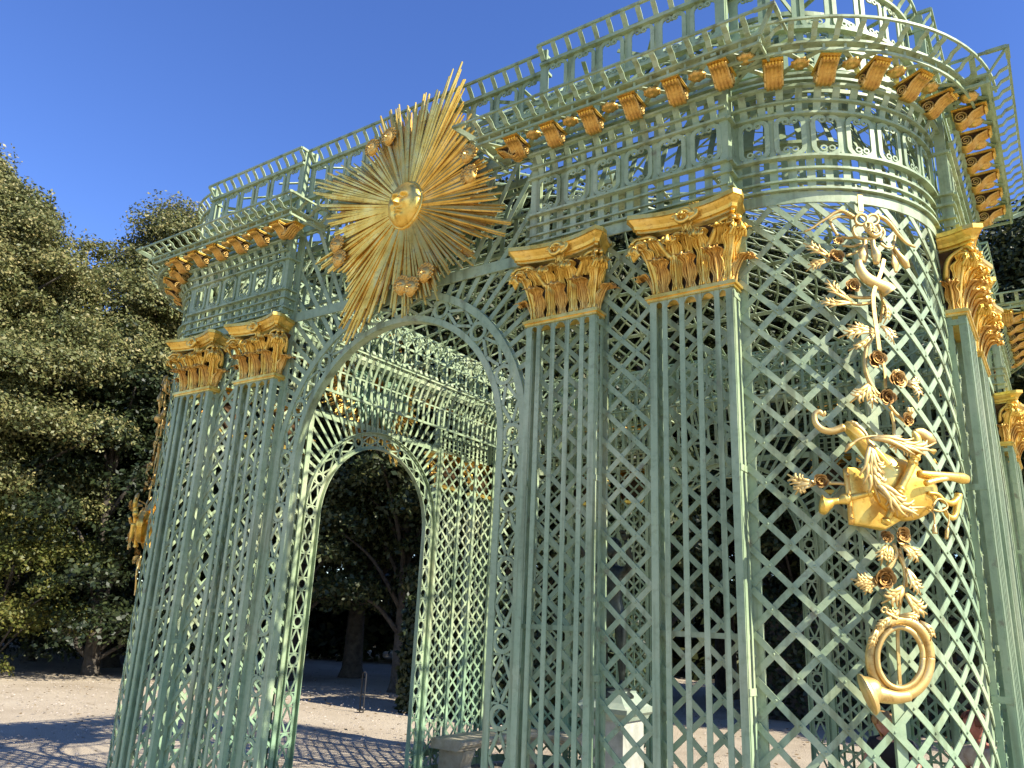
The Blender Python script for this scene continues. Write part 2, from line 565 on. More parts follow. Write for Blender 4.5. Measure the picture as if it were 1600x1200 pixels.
# --- pilasters: open fluted boxes
PIL = [(1.182, 1.657), (2.003, 2.474)]
def pilaster(M, u0, u1, s):
    mb = MB(); z0, z1 = 0.25, 3.66
    n = 6; W = u1 - u0
    cw = .038
    us = [u0 + cw / 2] + [u0 + cw + (W - 2 * cw) * (i + .5) / 4 for i in range(4)] + [u1 - cw / 2]
    for i, u in enumerate(us):
        w = cw if i in (0, 5) else .028
        vbar(mb, M, u, z0, z1, PO, w, .008)
    # round-headed top between the slats
    for a, b, i in zip(us[:-1], us[1:], range(5)):
        wa = cw if i == 0 else .034; wb = cw if i == 4 else .034
        l = a + wa / 2; r = b - wb / 2; cx = (l + r) / 2; rad = (r - l) / 2
        top = 3.66; zc = top - rad - .012
        # plate with a half-round cut: fan of quads
        k = 9
        an = np.linspace(0, PI, k)
        inner = [(cx + rad * math.cos(t), zc + rad * math.sin(t)) for t in an]
        outer = [(cx + rad * (1 if t < PI / 2 else -1) if abs(t - PI / 2) > .01 else cx, top) for t in an]
        for off in (PO + .003, PO - .003):
            V = []
            for (iu, iz), (ou, oz) in zip(inner, outer):
                V.append(M(arr(iu), arr(iz), arr(off))[0][0]); V.append(M(arr(iu), arr(top), arr(off))[0][0])
            mb.add(V, [(2 * j, 2 * j + 2, 2 * j + 3, 2 * j + 1) for j in range(k - 1)])
    # plinth box and ties
    for zz, w in ((.235, .09), (.03, .06)): hrail(mb, M, u0 - .02, u1 + .02, zz, PO + .012, w, .02)
    for u in np.linspace(u0, u1, 5): vbar(mb, M, u, .05, .2, PO + .004, .03, .008)
    for zz in (.62, 1.9): hrail(mb, M, u0, u1, zz, PO - .05, .026, .008)
    # returns
    for ue, d in ((u0, -1), (u1, 1)):
        Sd = Side(s * ue, s * d)
        vbar(mb, Sd, PO - .02, z0, z1, .0, .034, .008)
        vbar(mb, Sd, .012, z0, z1, .0, .03, .008)
        for zz in (.06, .24, .62, 1.66, 2.7, 3.62): hrail(mb, Sd, .0, PO, zz, .004, .032, .008)
    return mb.build("pilaster", PAINT, PAV)
for s in (1, -1):
    for u0, u1 in PIL:
        o = pilaster(Flat(s), u0, u1, s); repeat([o])

# --- entablature
def frames(mb, M, us, zc, hw, hh, o, w=.022):
    """cartouche openings: rounded upright frames with a scrolled dip at head and foot"""
    for u in us:
        r = hw * .55
        pts = []
        def arc(cx, cz, a0, a1, k=5):
            for t in np.linspace(a0, a1, k): pts.append((cx + r * math.cos(t), cz + r * math.sin(t)))
        arc(u + hw - r, zc - hh + r, -PI / 2, 0); arc(u + hw - r, zc + hh - r, 0, PI / 2)
        pts.append((u + .02, zc + hh - .004)); pts.append((u, zc + hh - .024)); pts.append((u - .02, zc + hh - .004))
        arc(u - hw + r, zc + hh - r, PI / 2, PI); arc(u - hw + r, zc - hh + r, PI, 1.5 * PI)
        pts.append((u - .018, zc - hh + .004)); pts.append((u, zc - hh + .02)); pts.append((u + .018, zc - hh + .004))
        bar(mb, M, [(p[0], p[1], o) for p in pts], w, .01, closed=True)
        # curls at the shoulders
        for sg in (1, -1):
            for zz, vv in ((zc + hh - .012, -1), (zc - hh + .012, 1)):
                c = [(u + sg * .022 + .015 * math.cos(t) , zz + vv * .012 + .014 * math.sin(t), o + .005) for t in np.linspace(0, 2 * PI, 8, endpoint=False)]
                bar(mb, M, c, .009, .008, closed=True)

def slats(mb, M, us, prof, w, t=.006):
    for u in us:
        bar(mb, M, [(u, z, o) for z, o in prof], w * rng.uniform(.93, 1.07), t, seg=99)

def ticks(u0, u1, step, both=True):
    n = max(1, int(round((u1 - u0) / step)))
    return [u0 + (u1 - u0) * i / n for i in range(n + 1)]
def mids(t): return [(a + b) / 2 for a, b in zip(t[:-1], t[1:])]

def architrave(mb, M, u0, u1, ob, zb, step):
    t1 = ticks(u0 + .02, u1 - .02, step / 2); t2 = ticks(u0 + .02, u1 - .02, step)
    hrail(mb, M, u0, u1, zb, ob, .065, .012)
    hrail(mb, M, u0, u1, zb + .045, ob + .012, .012, .03)
    slats(mb, M, t1, [(zb + .03, ob), (4.40, ob)], .042)
    hrail(mb, M, u0, u1, 4.265, ob + .009, .011, .02)
    hrail(mb, M, u0, u1, 4.335, ob + .011, .012, .024)

def frieze(mb, M, u0, u1, ob, step):
    t1 = ticks(u0 + .02, u1 - .02, step / 2); t2 = ticks(u0 + .02, u1 - .02, step)
    hrail(mb, M, u0, u1, 4.405, ob + .018, .014, .036)
    slats(mb, M, t2, [(4.40, ob - .004), (4.68, ob - .004)], .036)
    frames(mb, M, mids(t2), 4.545, step * .36, .112, ob + .006, .026)
    hrail(mb, M, u0, u1, 4.675, ob + .014, .014, .034)
    slats(mb, M, [u + step / 4 for u in t1[:-1]], [(4.675, ob + .012), (4.71, ob + .016), (4.75, ob + .03), (4.785, ob + .055), (4.815, ob + .065)], .04)
    hrail(mb, M, u0, u1, 4.742, ob + .034, .012, .025)
    hrail(mb, M, u0, u1, 4.815, ob + .068, .014, .03)
    slats(mb, M, t1, [(4.68, ob - .03), (4.97, ob - .03)], .036)
    hrail(mb, M, u0, u1, 4.845, ob - .02, .025, .01)
    hrail(mb, M, u0, u1, 4.905, ob + .0, .016, .03)

def cornice(mb, M, u0, u1, oc, obr, step=.105, dz=0.0):
    """soffit edge, hanging drip bars, flared gutter of S-shaped slats and top rail; M plane, oc = outer edge"""
    hrail(mb, M, u0, u1, 4.925 + dz, oc - .022, .014, .055)
    hrail(mb, M, u0, u1, 4.882 + dz, oc - .012, .016, .012)
    hrail(mb, M, u0, u1, 4.90 + dz, obr, .016, .03)
    t = ticks(u0 + .01, u1 - .01, step)
    slats(mb, M, t, [(4.882 + dz, oc - .012), (4.925 + dz, oc - .01)], .014)
    slats(mb, M, mids(t), [(4.928 + dz, oc - .01), (4.934 + dz, oc + .03), (4.962 + dz, oc + .052), (4.975 + dz, oc + .09), (4.992 + dz, oc + .1)], .03)
    hrail(mb, M, u0, u1, 4.992 + dz, oc + .1, .013, .014)

def soffit_cross(mb, M, u0, u1, o0, o1, z=4.902):
    for (a, b, dz) in (((u0, o0), (u1, o1), 0), ((u0, o1), (u1, o0), .008)):
        pts = [(a[0] + (b[0] - a[0]) * t, z + dz, a[1] + (b[1] - a[1]) * t) for t in np.linspace(0, 1, 5)]
        P = np.array([M(arr(p[0]), arr(p[1]), arr(p[2]))[0][0] for p in pts])
        strip(mb, P, np.tile(arr(0, 0, 1.0), (5, 1)), .028, .006)

OC = 0.37; OCC = 0.29; OV = 0.287
BRU = [1.144 + .273 * i for i in range(6)]
BRT = [math.radians(a) for a in (15.5, 31, 46, 61.5, 76)]
U0, U1 = 1.182, 2.478
for s in (1, -1):
    M = Flat(s)
    E = empty("entablature", (0, 0, 0), PAV)
    mb = MB(); architrave(mb, M, U0, U1, PO, 4.168, .2)
    for ue in (U0 + .02, U1 - .02): vbar(mb, M, ue, 4.2, 5.0, PO + .002, .05, .012)
    for ue, d in ((U0, -1), (U1, 1)):
        Sd = Side(s * ue, s * d)
        vbar(mb, Sd, PO - .025, 4.2, 5.0, .001, .05, .01); vbar(mb, Sd, .01, 4.2, 5.0, 0, .03, .01)
        for zz in (4.25, 4.335, 4.405, 4.675): hrail(mb, Sd, 0, PO + .02, zz, .012, .016, .03)
    a1 = mb.build("architrave", PAINT, E)
    mb = MB(); frieze(mb, M, U0, U1, PO, .2155); a2 = mb.build("frieze", PAINT, E)
    mb = MB(); cornice(mb, M, U0 - OV, U1 + OV, OC, PO + .065)
    for a, b in zip(BRU[:-1], BRU[1:]): soffit_cross(mb, M, a + .05, b - .05, PO + .07, OC - .03)
    soffit_cross(mb, M, BRU[-1] + .05, U1 + OV - .02, PO + .03, OC - .03)
    for ue, d in ((U0, -1), (U1, 1)):
        Sd = Side(s * ue, s * d)
        inner = 0.0 if d < 0 else .12
        cornice(mb, Sd, inner, OC + .0, OV, .03, .105, .004)
        # mitre: carry the gutter rails round the outer corner
        hrail(mb, Sd, OC, OC + .1, 4.996, OV + .1, .016, .022)
        hrail(mb, M, (ue + d * OV), (ue + d * (OV + .11)), 4.992, OC + .1, .016, .022)
        bar(mb, M, [(ue + d * OV, 4.928, OC), (ue + d * (OV + .05), 4.962, OC + .05), (ue + d * (OV + .1), 4.992, OC + .1)], .03, .008)
        soffit_cross(mb, Sd, inner + .02, OC - .05, .03, OV - .03, 4.918)
    a3 = mb.build("cornice", PAINT, E)
    repeat([E])
E = empty("corner_entablature", (0, 0, 0), PAV)
mb = MB(); architrave(mb, CURVE, 0.0, LARC, .0, 4.165, .1373 * 1.43); mb.build("architrave", PAINT, E)
mb = MB(); frieze(mb, CURVE, 0.0, LARC, .0, LARC / 7); mb.build("frieze", PAINT, E)
mb = MB(); cornice(mb, CURVE, 0.0, LARC, OCC, .06, .085, -.004)
ba = [0] + [t * R for t in BRT] + [LARC]
for a, b in zip(ba[:-1], ba[1:]): soffit_cross(mb, CURVE, a + .03, b - .03, .06, OCC - .03)
mb.build("cornice", PAINT, E)
repeat([E])

# --- attic storey above the cornice
def attic(mb, M, u0, u1, ob, step, posts=True):
    t1 = ticks(u0 + .015, u1 - .015, step / 2); t2 = ticks(u0 + .015, u1 - .015, step)
    hrail(mb, M, u0, u1, 5.0, ob, .03, .03)
    hrail(mb, M, u0, u1, 5.13, ob, .018, .02)
    hrail(mb, M, u0, u1, 5.26, ob + .015, .022, .04)
    slats(mb, M, t1, [(5.0, ob - .004), (5.26, ob - .004)], .04)
    slats(mb, M, t2, [(5.26, ob - .004), (5.58, ob - .004)], .034)
    frames(mb, M, mids(t2), 5.42, step * .37, .135, ob + .006, .026)
    hrail(mb, M, u0, u1, 5.575, ob + .012, .02, .04)
    hrail(mb, M, u0, u1, 5.605, ob + .0, .014, .02)
    slats(mb, M, t1, [(5.575, ob + .004), (5.61, ob + .004), (5.645, ob + .026), (5.675, ob + .055), (5.70, ob + .062)], .034)
    hrail(mb, M, u0, u1, 5.703, ob + .062, .018, .018)
    if posts:
        for ue in (u0 + .02, u1 - .02): vbar(mb, M, ue, 5.0, 5.7, ob, .045, .02)
for s in (1, -1):
    mb = MB(); M = Flat(s)
    attic(mb, M, 1.19, 2.475, .055, .21)
    for ue, d in ((1.19, -1), (2.475, 1)):
        Sd = Side(s * ue, s * d)
        for zz in (5.0, 5.26, 5.575, 5.70): hrail(mb, Sd, -.06, .06 + (.06 if zz > 5.6 else 0), zz, 0, .02, .02)
        vbar(mb, Sd, .03, 5.0, 5.7, .002, .04, .01)
    o = mb.build("attic", PAINT, PAV); repeat([o])
mb = MB(); attic(mb, Flat(1), -1.19, 1.19, -.02, .216); o = mb.build("attic", PAINT, PAV); repeat([o])
mb = MB(); attic(mb, CURVE, 0.0, LARC, -.03, LARC / 7); o = mb.build("corner_attic", PAINT, PAV); repeat([o])

# --- inner cornice and inner skin of the attic, seen through the outer openwork
def inner_skin(mb, M, u0, u1, st):
    for z, w in ((4.40, .03), (4.66, .02), (4.93, .05), (5.30, .03), (5.56, .03)): hrail(mb, M, u0, u1, z, -.24, w, .02)
    tk = ticks(u0 + .02, u1 - .02, st)
    slats(mb, M, tk, [(4.40, -.24), (4.66, -.25), (4.80, -.30), (4.93, -.36)], .036)
    slats(mb, M, mids(tk), [(4.93, -.36), (4.97, -.40), (5.01, -.38)], .05)
    hrail(mb, M, u0, u1, 4.945, -.37, .02, .03)
    slats(mb, M, tk[::2], [(4.95, -.24), (5.58, -.24)], .034)
    for a, b in zip(tk[:-2:2], tk[2::2]):
        bar(mb, M, [(a, 5.30, -.245), (b, 5.56, -.245)], .022, .006); bar(mb, M, [(b, 5.30, -.252), (a, 5.56, -.252)], .022, .006)
mb = MB(); inner_skin(mb, Flat(1), -C, C, .11); o = mb.build("inner_cornice", PAINT, PAV); repeat([o])
mb = MB(); inner_skin(mb, CURVE, 0.0, LARC, .13); o = mb.build("inner_corner_cornice", PAINT, PAV); repeat([o])

# --- roof: openwork cloister vault following the plan, with tie rods under it
def perim(s):
    """closed plan line; s in 0..1"""
    L1 = 2 * C; tot = 4 * (L1 + LARC); d = (s % 1.0) * tot
    k = 0
    while d >= L1 + LARC: d -= L1 + LARC; k += 1
    if d < L1: x, y = -C + d, -A
    else:
        t = (d - L1) / R; x, y = C + R * math.sin(t), -C - R * math.cos(t)
    a = k * PI / 2
    return x * math.cos(a) - y * math.sin(a), x * math.sin(a) + y * math.cos(a)
def vault_pt(s, t):
    x, y = perim(s); a = t * PI / 2; f = .985 * math.cos(a) ** .9 if a < PI / 2 - 1e-6 else 0.0
    return (x * f, y * f, 4.96 + 1.65 * math.sin(a))
mb = MB()
NL = 76
for sg in (1, -1):
    for i in range(NL):
        ts = np.linspace(0, .8, 14)
        P = np.array([vault_pt(i / NL + sg * .16 * t, t) for t in ts])
        N = nrm(P - arr(0, 0, 3.4))
        strip(mb, P, N, np.linspace(.034, .02, 14), .006)
for i in range(24):
    P = np.array([vault_pt((i + .5) / 24, t) for t in np.linspace(0, .97, 14)])
    tube(mb, P, .014, 5)
for t in (0.0, .2, .42, .62, .8, .92):
    P = np.array([vault_pt(i / 96, t) for i in range(96)])
    strip(mb, P, nrm(P - arr(0, 0, 3.4)), .05, .012, True)
lathe(mb, [(.0, 0), (.34, .0), (.34, .05), (.2, .1), (.12, .3), (.0, .36)], 20, (0, 0, 6.6))
o = mb.build("roof_vault", PAINT, PAV)
mb = MB()
for i in range(48):      # radial struts from attic crest to the vault
    x, y = perim((i + .5) / 48)
    for z0, f1, z1 in ((5.58, .86, 5.75), (5.02, .93, 5.32)):
        a = arr(x * .985, y * .985, z0); b = arr(x * f1, y * f1, z1)
        strip(mb, np.array([a, b]), np.tile(arr(0, 0, 1.0), (2, 1)), .03, .008)
for i in range(24):
    a = i / 24; b = a + .06
    pa = arr(*perim(a), 0) * .985; pb = arr(*perim(b), 0) * .95
    strip(mb, np.array([pa + arr(0, 0, 5.56), pb + arr(0, 0, 5.02)]), np.tile(nrm(pa), (2, 1)), .026, .008)
o = mb.build("roof_strut_frame", PAINT, PAV)
# ------------------------------------------------------------------ gilded capitals
def acanthus(mb, base, out, up, side, h, w, lean=.02, curl=.075, lobes=4, k=16):
    """one acanthus leaf: ribbed, lobed, its tip curling outward"""
    base = arr(*base); out = nrm(arr(*out)); up = nrm(arr(*up)); side = nrm(arr(*side))
    prof = spline([(0, 0), (lean * .25, h * .35), (lean, h * .72), (lean + curl * .38, h * .95), (lean + curl * .85, h * .98), (lean + curl * 1.02, h * .86), (lean + curl * .8, h * .8)], 4)
    n = len(prof); J = 13
    V = np.zeros((n, J, 3))
    for i in range(n):
        t = i / (n - 1)
        env = (.62 + .75 * t - .1 * t * t) if t < .55 else (1.0 - ((t - .55) / .45) ** 2 * .82)
        env *= 1 - .38 * abs(math.sin(PI * lobes * t)) ** 3
        hw = w / 2 * env
        for j in range(J):
            q = (j / (J - 1)) * 2 - 1
            dep = -.35 * hw * q * q + .10 * w * math.cos(q * PI * 2.5) * (.6 + .4 * t) * .55 + .05 * w * math.exp(-(q * 5) ** 2)
            p = base + out * (prof[i][0] + dep) + up * (prof[i][1] - .16 * hw * abs(q) * math.sin(PI * lobes * t)) + side * (q * hw)
            V[i, j] = p
    grid(mb, V)
    # raised ribs, each ending in a small curled lobe
    for q in (-.86, -.5, 0, .5, .86):
        m = int(n * (1 - .22 * abs(q)))
        pts = []
        for i in range(m):
            jj = (q + 1) / 2 * (J - 1); j0 = int(jj); f = jj - j0
            v = V[i, j0] * (1 - f) + V[i, min(j0 + 1, J - 1)] * f
            pts.append(v + out * .004)
        if abs(q) > .1:
            e = pts[-1]
            pts.append(e + out * .012 + side * (q * .010) + up * .004); pts.append(e + out * .022 + side * (q * .016) - up * .006)
        rr = w * (.07 if q == 0 else .048)
        tube(mb, np.array(pts), rr * np.interp(np.linspace(0, 1, len(pts)), [0, .5, .85, 1], [.75, 1, 1.15, .5]), 6)

def spiral(mb, c, e1, e2, r, turns, rt, n=40, rise=None):
    t = np.linspace(0, 1, n); a = t * turns * 2 * PI
    rad = r * (1 - .86 * t)
    P = np.array([arr(*c) + arr(*e1) * (rad[i] * math.cos(a[i])) + arr(*e2) * (rad[i] * math.sin(a[i])) + (arr(*rise) * t[i] if rise is not None else 0) for i in range(n)])
    tube(mb, P, rt * (1 - .45 * t), 6)
    return P

def make_capital():
    """gilded Corinthian pilaster capital in its own axes: x along the wall, -y out, z up; the wall is y = 0"""
    E = empty("capital", (0, 0, 0), PAV)
    hw = .2375; PD = PO
    mb = MB()
    for z0, z1, e in ((0, .018, .012), (.018, .036, .022), (.036, .05, .008)):
        box(mb, (-hw - e, -PD - e, z0), (hw + e, .0, z1))
    mb.build("necking", GOLD, E)
    mb = MB()      # bell behind the leaves, near-black to paint shade into the gaps
    V = []
    for z, e in ((.05, -.035), (.25, -.03), (.38, -.005), (.44, .03)):
        V.append([(-hw - e, 0, z), (-hw - e, -PD - e, z), (hw + e, -PD - e, z), (hw + e, 0, z)])
    grid(mb, V)
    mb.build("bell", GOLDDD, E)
    ups = (0, 0, 1)
    mb = MB()
    for x in (-.155, 0, .155):
        acanthus(mb, (x, -PD + .012, .05), (0, -1, 0), ups, (1, 0, 0), .205, .105, .03, .085)
    for s in (-1, 1):
        acanthus(mb, (s * (hw - .012), -PD * .45, .05), (s, 0, 0), ups, (0, 1, 0), .175, .1, .03, .07)
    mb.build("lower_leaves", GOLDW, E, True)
    mb = MB()
    for x in (-.078, .078):
        acanthus(mb, (x, -PD + .016, .05), (0, -1, 0), ups, (1, 0, 0), .335, .115, .03, .10, 5)
    for s in (-1, 1):
        d = nrm(arr(s, -1.0, 0))
        acanthus(mb, (s * (hw - .03), -PD + .03, .05), d, ups, (d[1], -d[0], 0), .335, .125, .045, .10, 5)
    mb.build("tall_leaves", GOLD, E, True)
    mb = MB()      # stalks and volutes
    for s in (-1, 1):
        d = nrm(arr(s, -1.0, 0)); o = arr(s * (hw + .002), -PD - .002, 0)
        c = o + d * .052 + arr(0, 0, .395)
        spiral(mb, c, d, (0, 0, 1.0), .05, 1.9, .013, rise=-.02 * np.cross(d, arr(0, 0, 1)))
        spiral(mb, c + np.cross(d, arr(0, 0, 1)) * .03, d, (0, 0, 1.0), .05, 1.9, .012)
        stalk = spline([(s * .10, -PD - .0, .27), (s * .15, -PD - .025, .36), (s * .2, -PD - .045, .43), tuple(c + arr(0, 0, .05))], 6)
        tube(mb, stalk, np.linspace(.022, .014, len(stalk)), 7)
        st2 = spline([(s * (hw - .01), -.02, .26), (s * (hw + .03), -.05, .38), tuple(c + arr(0, 0, .05))], 6)
        tube(mb, st2, np.linspace(.02, .013, len(st2)), 7)
        st3 = spline([(s * .09, -PD, .27), (s * .075, -PD - .02, .36), (s * .06, -PD - .03, .42)], 6)
        tube(mb, st3, np.linspace(.018, .01, len(st3)), 7)
        spiral(mb, (s * .052, -PD - .035, .40), (s * 1.0, 0, 0), (0, 0, 1.0), .034, 1.7, .01)
        # drooping shell under the volute
        for i in range(6):
            a = i / 5 - .5
            p0 = c + d * .008 + arr(0, 0, -.045); side = arr(d[1], -d[0], 0)
            q = spline([p0 + arr(0, 0, .03), p0 + side * a * .06 + d * .03, p0 + side * a * .09 + d * .012 + arr(0, 0, -.05)], 4)
            tube(mb, q, np.linspace(.013, .007, len(q)), 6)
        sideleaf = (s * .165, -PD - .01, .30)
        acanthus(mb, sideleaf, (0, -1, 0), (s * .3, 0, 1), (1, 0, 0), .10, .09, .03, .05, 3)
    acanthus(mb, (0, -PD + .0, .27), (0, -1, 0), ups, (1, 0, 0), .13, .09, .03, .05, 3)
    mb.build("volutes", GOLD, E, True)
    mb = MB()      # abacus with hollowed sides
    def plan(e):
        k = 13; pts = [(-.262 - e, 0)]
        pts += [(-.262 - e - .05 * ((t) ** 2), -t * (PD + .06)) for t in np.linspace(.15, .9, 4)]
        pts.append((-.312 - e * .8, -PD - .085 - e * .4)); pts.append((-.29 - e * .6, -PD - .115 - e))
        for q in np.linspace(-.9, .9, k):
            pts.append((q * .285, -PD - .055 - .055 * q * q - e))
        pts.append((.29 + e * .6, -PD - .115 - e)); pts.append((.312 + e * .8, -PD - .085 - e * .4))
        pts += [(.262 + e + .05 * ((t) ** 2), -t * (PD + .06)) for t in np.linspace(.9, .15, 4)]
        pts.append((.262 + e, 0))
        return pts
    V = []
    for z, e in ((.465, -.03), (.482, -.03), (.484, -.015), (.505, -.008), (.527, .012), (.54, .02), (.542, .028), (.572, .028)):
        V.append([(x, y, z) for x, y in plan(e)])
    grid(mb, V)
    top = plan(.028); m = len(top)
    mb.add([(x, y, .572) for x, y in top], [tuple(range(m))])
    bot = plan(-.03); mb.add([(x, y, .465) for x, y in bot], [tuple(range(m - 1, -1, -1))])
    mb.build("abacus", GOLD, E)
    mb = MB()      # shell flower on the abacus
    spiral(mb, (.0, -PD - .075, .505), (1.0, 0, 0), (0, 0, 1.0), .052, 1.6, .02)
    spiral(mb, (-.012, -PD - .06, .515), (-1.0, 0, 0), (0, 0, 1.0), .055, .9, .018)
    for i in range(5):
        a = -.3 + i * .28
        q = spline([(.02, -PD - .06, .48), (.05 * math.cos(a) + .03, -PD - .075, .52 + .03 * a), (.05 + .035 * math.sin(a * 2), -PD - .06, .57 + .03 * math.cos(a))], 4)
        tube(mb, q, np.linspace(.016, .006, len(q)), 6)
    acanthus(mb, (0, -PD - .03, .43), (0, -1, 0), ups, (1, 0, 0), .1, .1, .02, .04, 3)
    mb.build("shell_flower", GOLD, E, True)
    return E
cap0 = make_capital()
first = True; caps = []
for u0, u1 in PIL:
    for s in (1, -1):
        c = cap0 if first else copy_tree(cap0, PAV)
        first = False
        c.location = (s * (u0 + u1) / 2, -A, 3.655)
        c.scale = (-1 if s < 0 else 1, 1, .865)
        caps.append(c)
repeat(caps)

# ------------------------------------------------------------------ gilded scroll brackets and rosettes
def make_bracket():
    """scroll bracket: x across, -y outward, z up; back at y = 0, top at z = 0"""
    E = empty("bracket", (0, 0, 0), PAV)
    mb = MB(); hw = .05
    # profile (out, z): big volute at the wall, sweeping up to a small one in front
    prof = spline([(.05, -.03), (.085, -.045), (.10, -.085), (.075, -.122), (.03, -.125), (.004, -.09)], 5)
    under = spline([(.004, -.09), (.012, -.135), (.06, -.155), (.115, -.125), (.16, -.075), (.20, -.052), (.235, -.05), (.255, -.032), (.25, -.012)], 5)
    J = 25; V = []
    for (o, z) in under:
        row = []
        for j in range(J):
            q = j / (J - 1) * 2 - 1
            g = .013 * abs(math.sin(q * PI * 2.0)) ** .7 - .004 * (abs(q) > .9)
            row.append((q * hw, -(o), z - g))
        V.append(row)
    grid(mb, V)
    mb.build("scroll", GOLDW, E, True)
    for s in (-1, 1):      # cheeks coloured near-black as the shade of a hollow
        mb = MB()
        n = len(under)
        pts = [(s * (hw - .004), -o, z) for o, z in under]; tops = [(s * (hw - .004), -max(o, .0) * (1 if z > -.06 else .96), -.012) for o, z in under]
        mb.add(pts + tops, [(i, i + 1, n + i + 1, n + i) for i in range(n - 1)])
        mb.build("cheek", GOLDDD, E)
    for s in (-1, 1):
        mb = MB()
        t = np.linspace(0, 1, 34); a = -PI * .5 + t * 2.2 * 2 * PI; r = .056 * (1 - .85 * t)
        P = np.array([(s * (hw + .002), -(.06 + r[i] * math.cos(a[i])), -.092 + r[i] * math.sin(a[i])) for i in range(34)])
        tube(mb, P, .009 * (1 - .4 * t), 6)
        Q = spline([(s * (hw + .001), -.115, -.118), (s * (hw + .001), -.16, -.072), (s * (hw + .001), -.21, -.05), (s * (hw + .001), -.25, -.035)], 5)
        tube(mb, Q, .008, 6)
        mb.build("spiral_rim", GOLDP, E, True)
    mb = MB()
    box(mb, (-.064, -.285, -.012), (.064, .01, .0)); box(mb, (-.058, -.272, -.024), (.058, .01, -.012))
    for i in range(5):
        x = -.04 + i * .02
        tube(mb, [(x, -.262, -.02), (x, -.268, -.045), (x, -.258, -.06)], [.008, .01, .004], 6)
    mb.build("bracket_plate", GOLD, E)
    return E
def make_rosette():
    mb = MB()
    prof = [(0.0, -.032), (.012, -.03), (.022, -.02), (.03, -.024), (.042, -.014), (.05, -.004), (.04, .004), (0, .006)]
    n = 24; V = []
    for i in range(n):
        a = 2 * PI * i / n; f = 1 + .1 * math.cos(a * 8)
        V.append([(r * f * math.cos(a), r * f * math.sin(a), z) for r, z in prof])
    grid(mb, np.array(V), True)
    return mb.build("rosette", GOLDW, PAV, True)
br0 = make_bracket(); ro0 = make_rosette()
brs = []; ros = []; fb = fr = True
def put_bracket(x, y, z, rz):
    global fb
    b = br0 if fb else copy_tree(br0, PAV); fb = False
    b.location = (x, y, z); b.rotation_euler = (0, 0, rz); b.scale = (.86, .62, .60); brs.append(b)
def put_rosette(x, y, z):
    global fr
    b = ro0 if fr else copy_tree(ro0, PAV); fr = False
    b.location = (x, y, z); ros.append(b)
for s in (1, -1):
    for u in BRU: put_bracket(s * u, -(A + .163), 4.895, 0)
    put_bracket(s * (U0 - .03), -(A + .2), 4.895, -s * PI / 2)
    for a, b in zip(BRU[:-1], BRU[1:]): put_rosette(s * (a + b) / 2, -(A + .26), 4.897)
    put_rosette(s * (BRU[-1] + .14), -(A + .26), 4.897)
for t in BRT: put_bracket(C + (R + .06) * math.sin(t), -C - (R + .06) * math.cos(t), 4.893, t)
tt = [0.1] + BRT + [PI / 2 - .1]
for a, b in zip(tt[1:-2], tt[2:-1]):
    m = (a + b) / 2; put_rosette(C + (R + .155) * math.sin(m), -C - (R + .155) * math.cos(m), 4.897)
repeat(brs); repeat(ros)

# ------------------------------------------------------------------ sun emblem
def face_mesh(rx, rz, depth, K=44, J=72):
    """oval mask in x-z, bulging to -y, with brows, nose, eyes, mouth"""
    mb = MB()
    def G(x, z, cx, cz, sx, sz): return math.exp(-((x - cx) / sx) ** 2 - ((z - cz) / sz) ** 2)
    V = []
    for i in range(K):
        rr = i / (K - 1); row = []
        for j in range(J):
            a = 2 * PI * j / J
            x, z = rr * math.cos(a), rr * math.sin(a)
            x *= (1 - .12 * max(0, -z) ** 1.5)
            d = math.sqrt(max(0, 1 - rr ** 2.6)) * .52
            nz = max(0, min(1, (.26 - z) / .42))
            d += .40 * math.exp(-(x / (.06 + .075 * nz)) ** 2) * (nz if z > -.16 else max(0, 1 - (-.16 - z) / .05))
            d += .17 * G(abs(x), z, .27, .31, .2, .055) - .26 * G(abs(x), z, .28, .17, .17, .09) + .17 * G(abs(x), z, .28, .16, .1, .045)
            d += .13 * G(abs(x), z, .38, -.12, .2, .2)
            d += .14 * G(x, z, 0, -.33, .18, .03) + .15 * G(x, z, 0, -.43, .14, .036) - .12 * G(x, z, 0, -.378, .2, .02)
            d += .15 * G(x, z, 0, -.64, .16, .11) - .07 * G(x, z, 0, -.52, .16, .035)
            row.append((x * rx, -d * depth, z * rz))
        V.append(row + [row[0]])
    grid(mb, np.array(V))
    # rolled rim behind the face
    ring = np.array([(rx * math.cos(a) * (1 - .12 * max(0, -math.sin(a)) ** 1.5), .0, rz * math.sin(a)) for a in np.linspace(0, 2 * PI, 40, endpoint=False)])
    tube(mb, ring, .012 * rx / .15, 8, closed=True)
    return mb

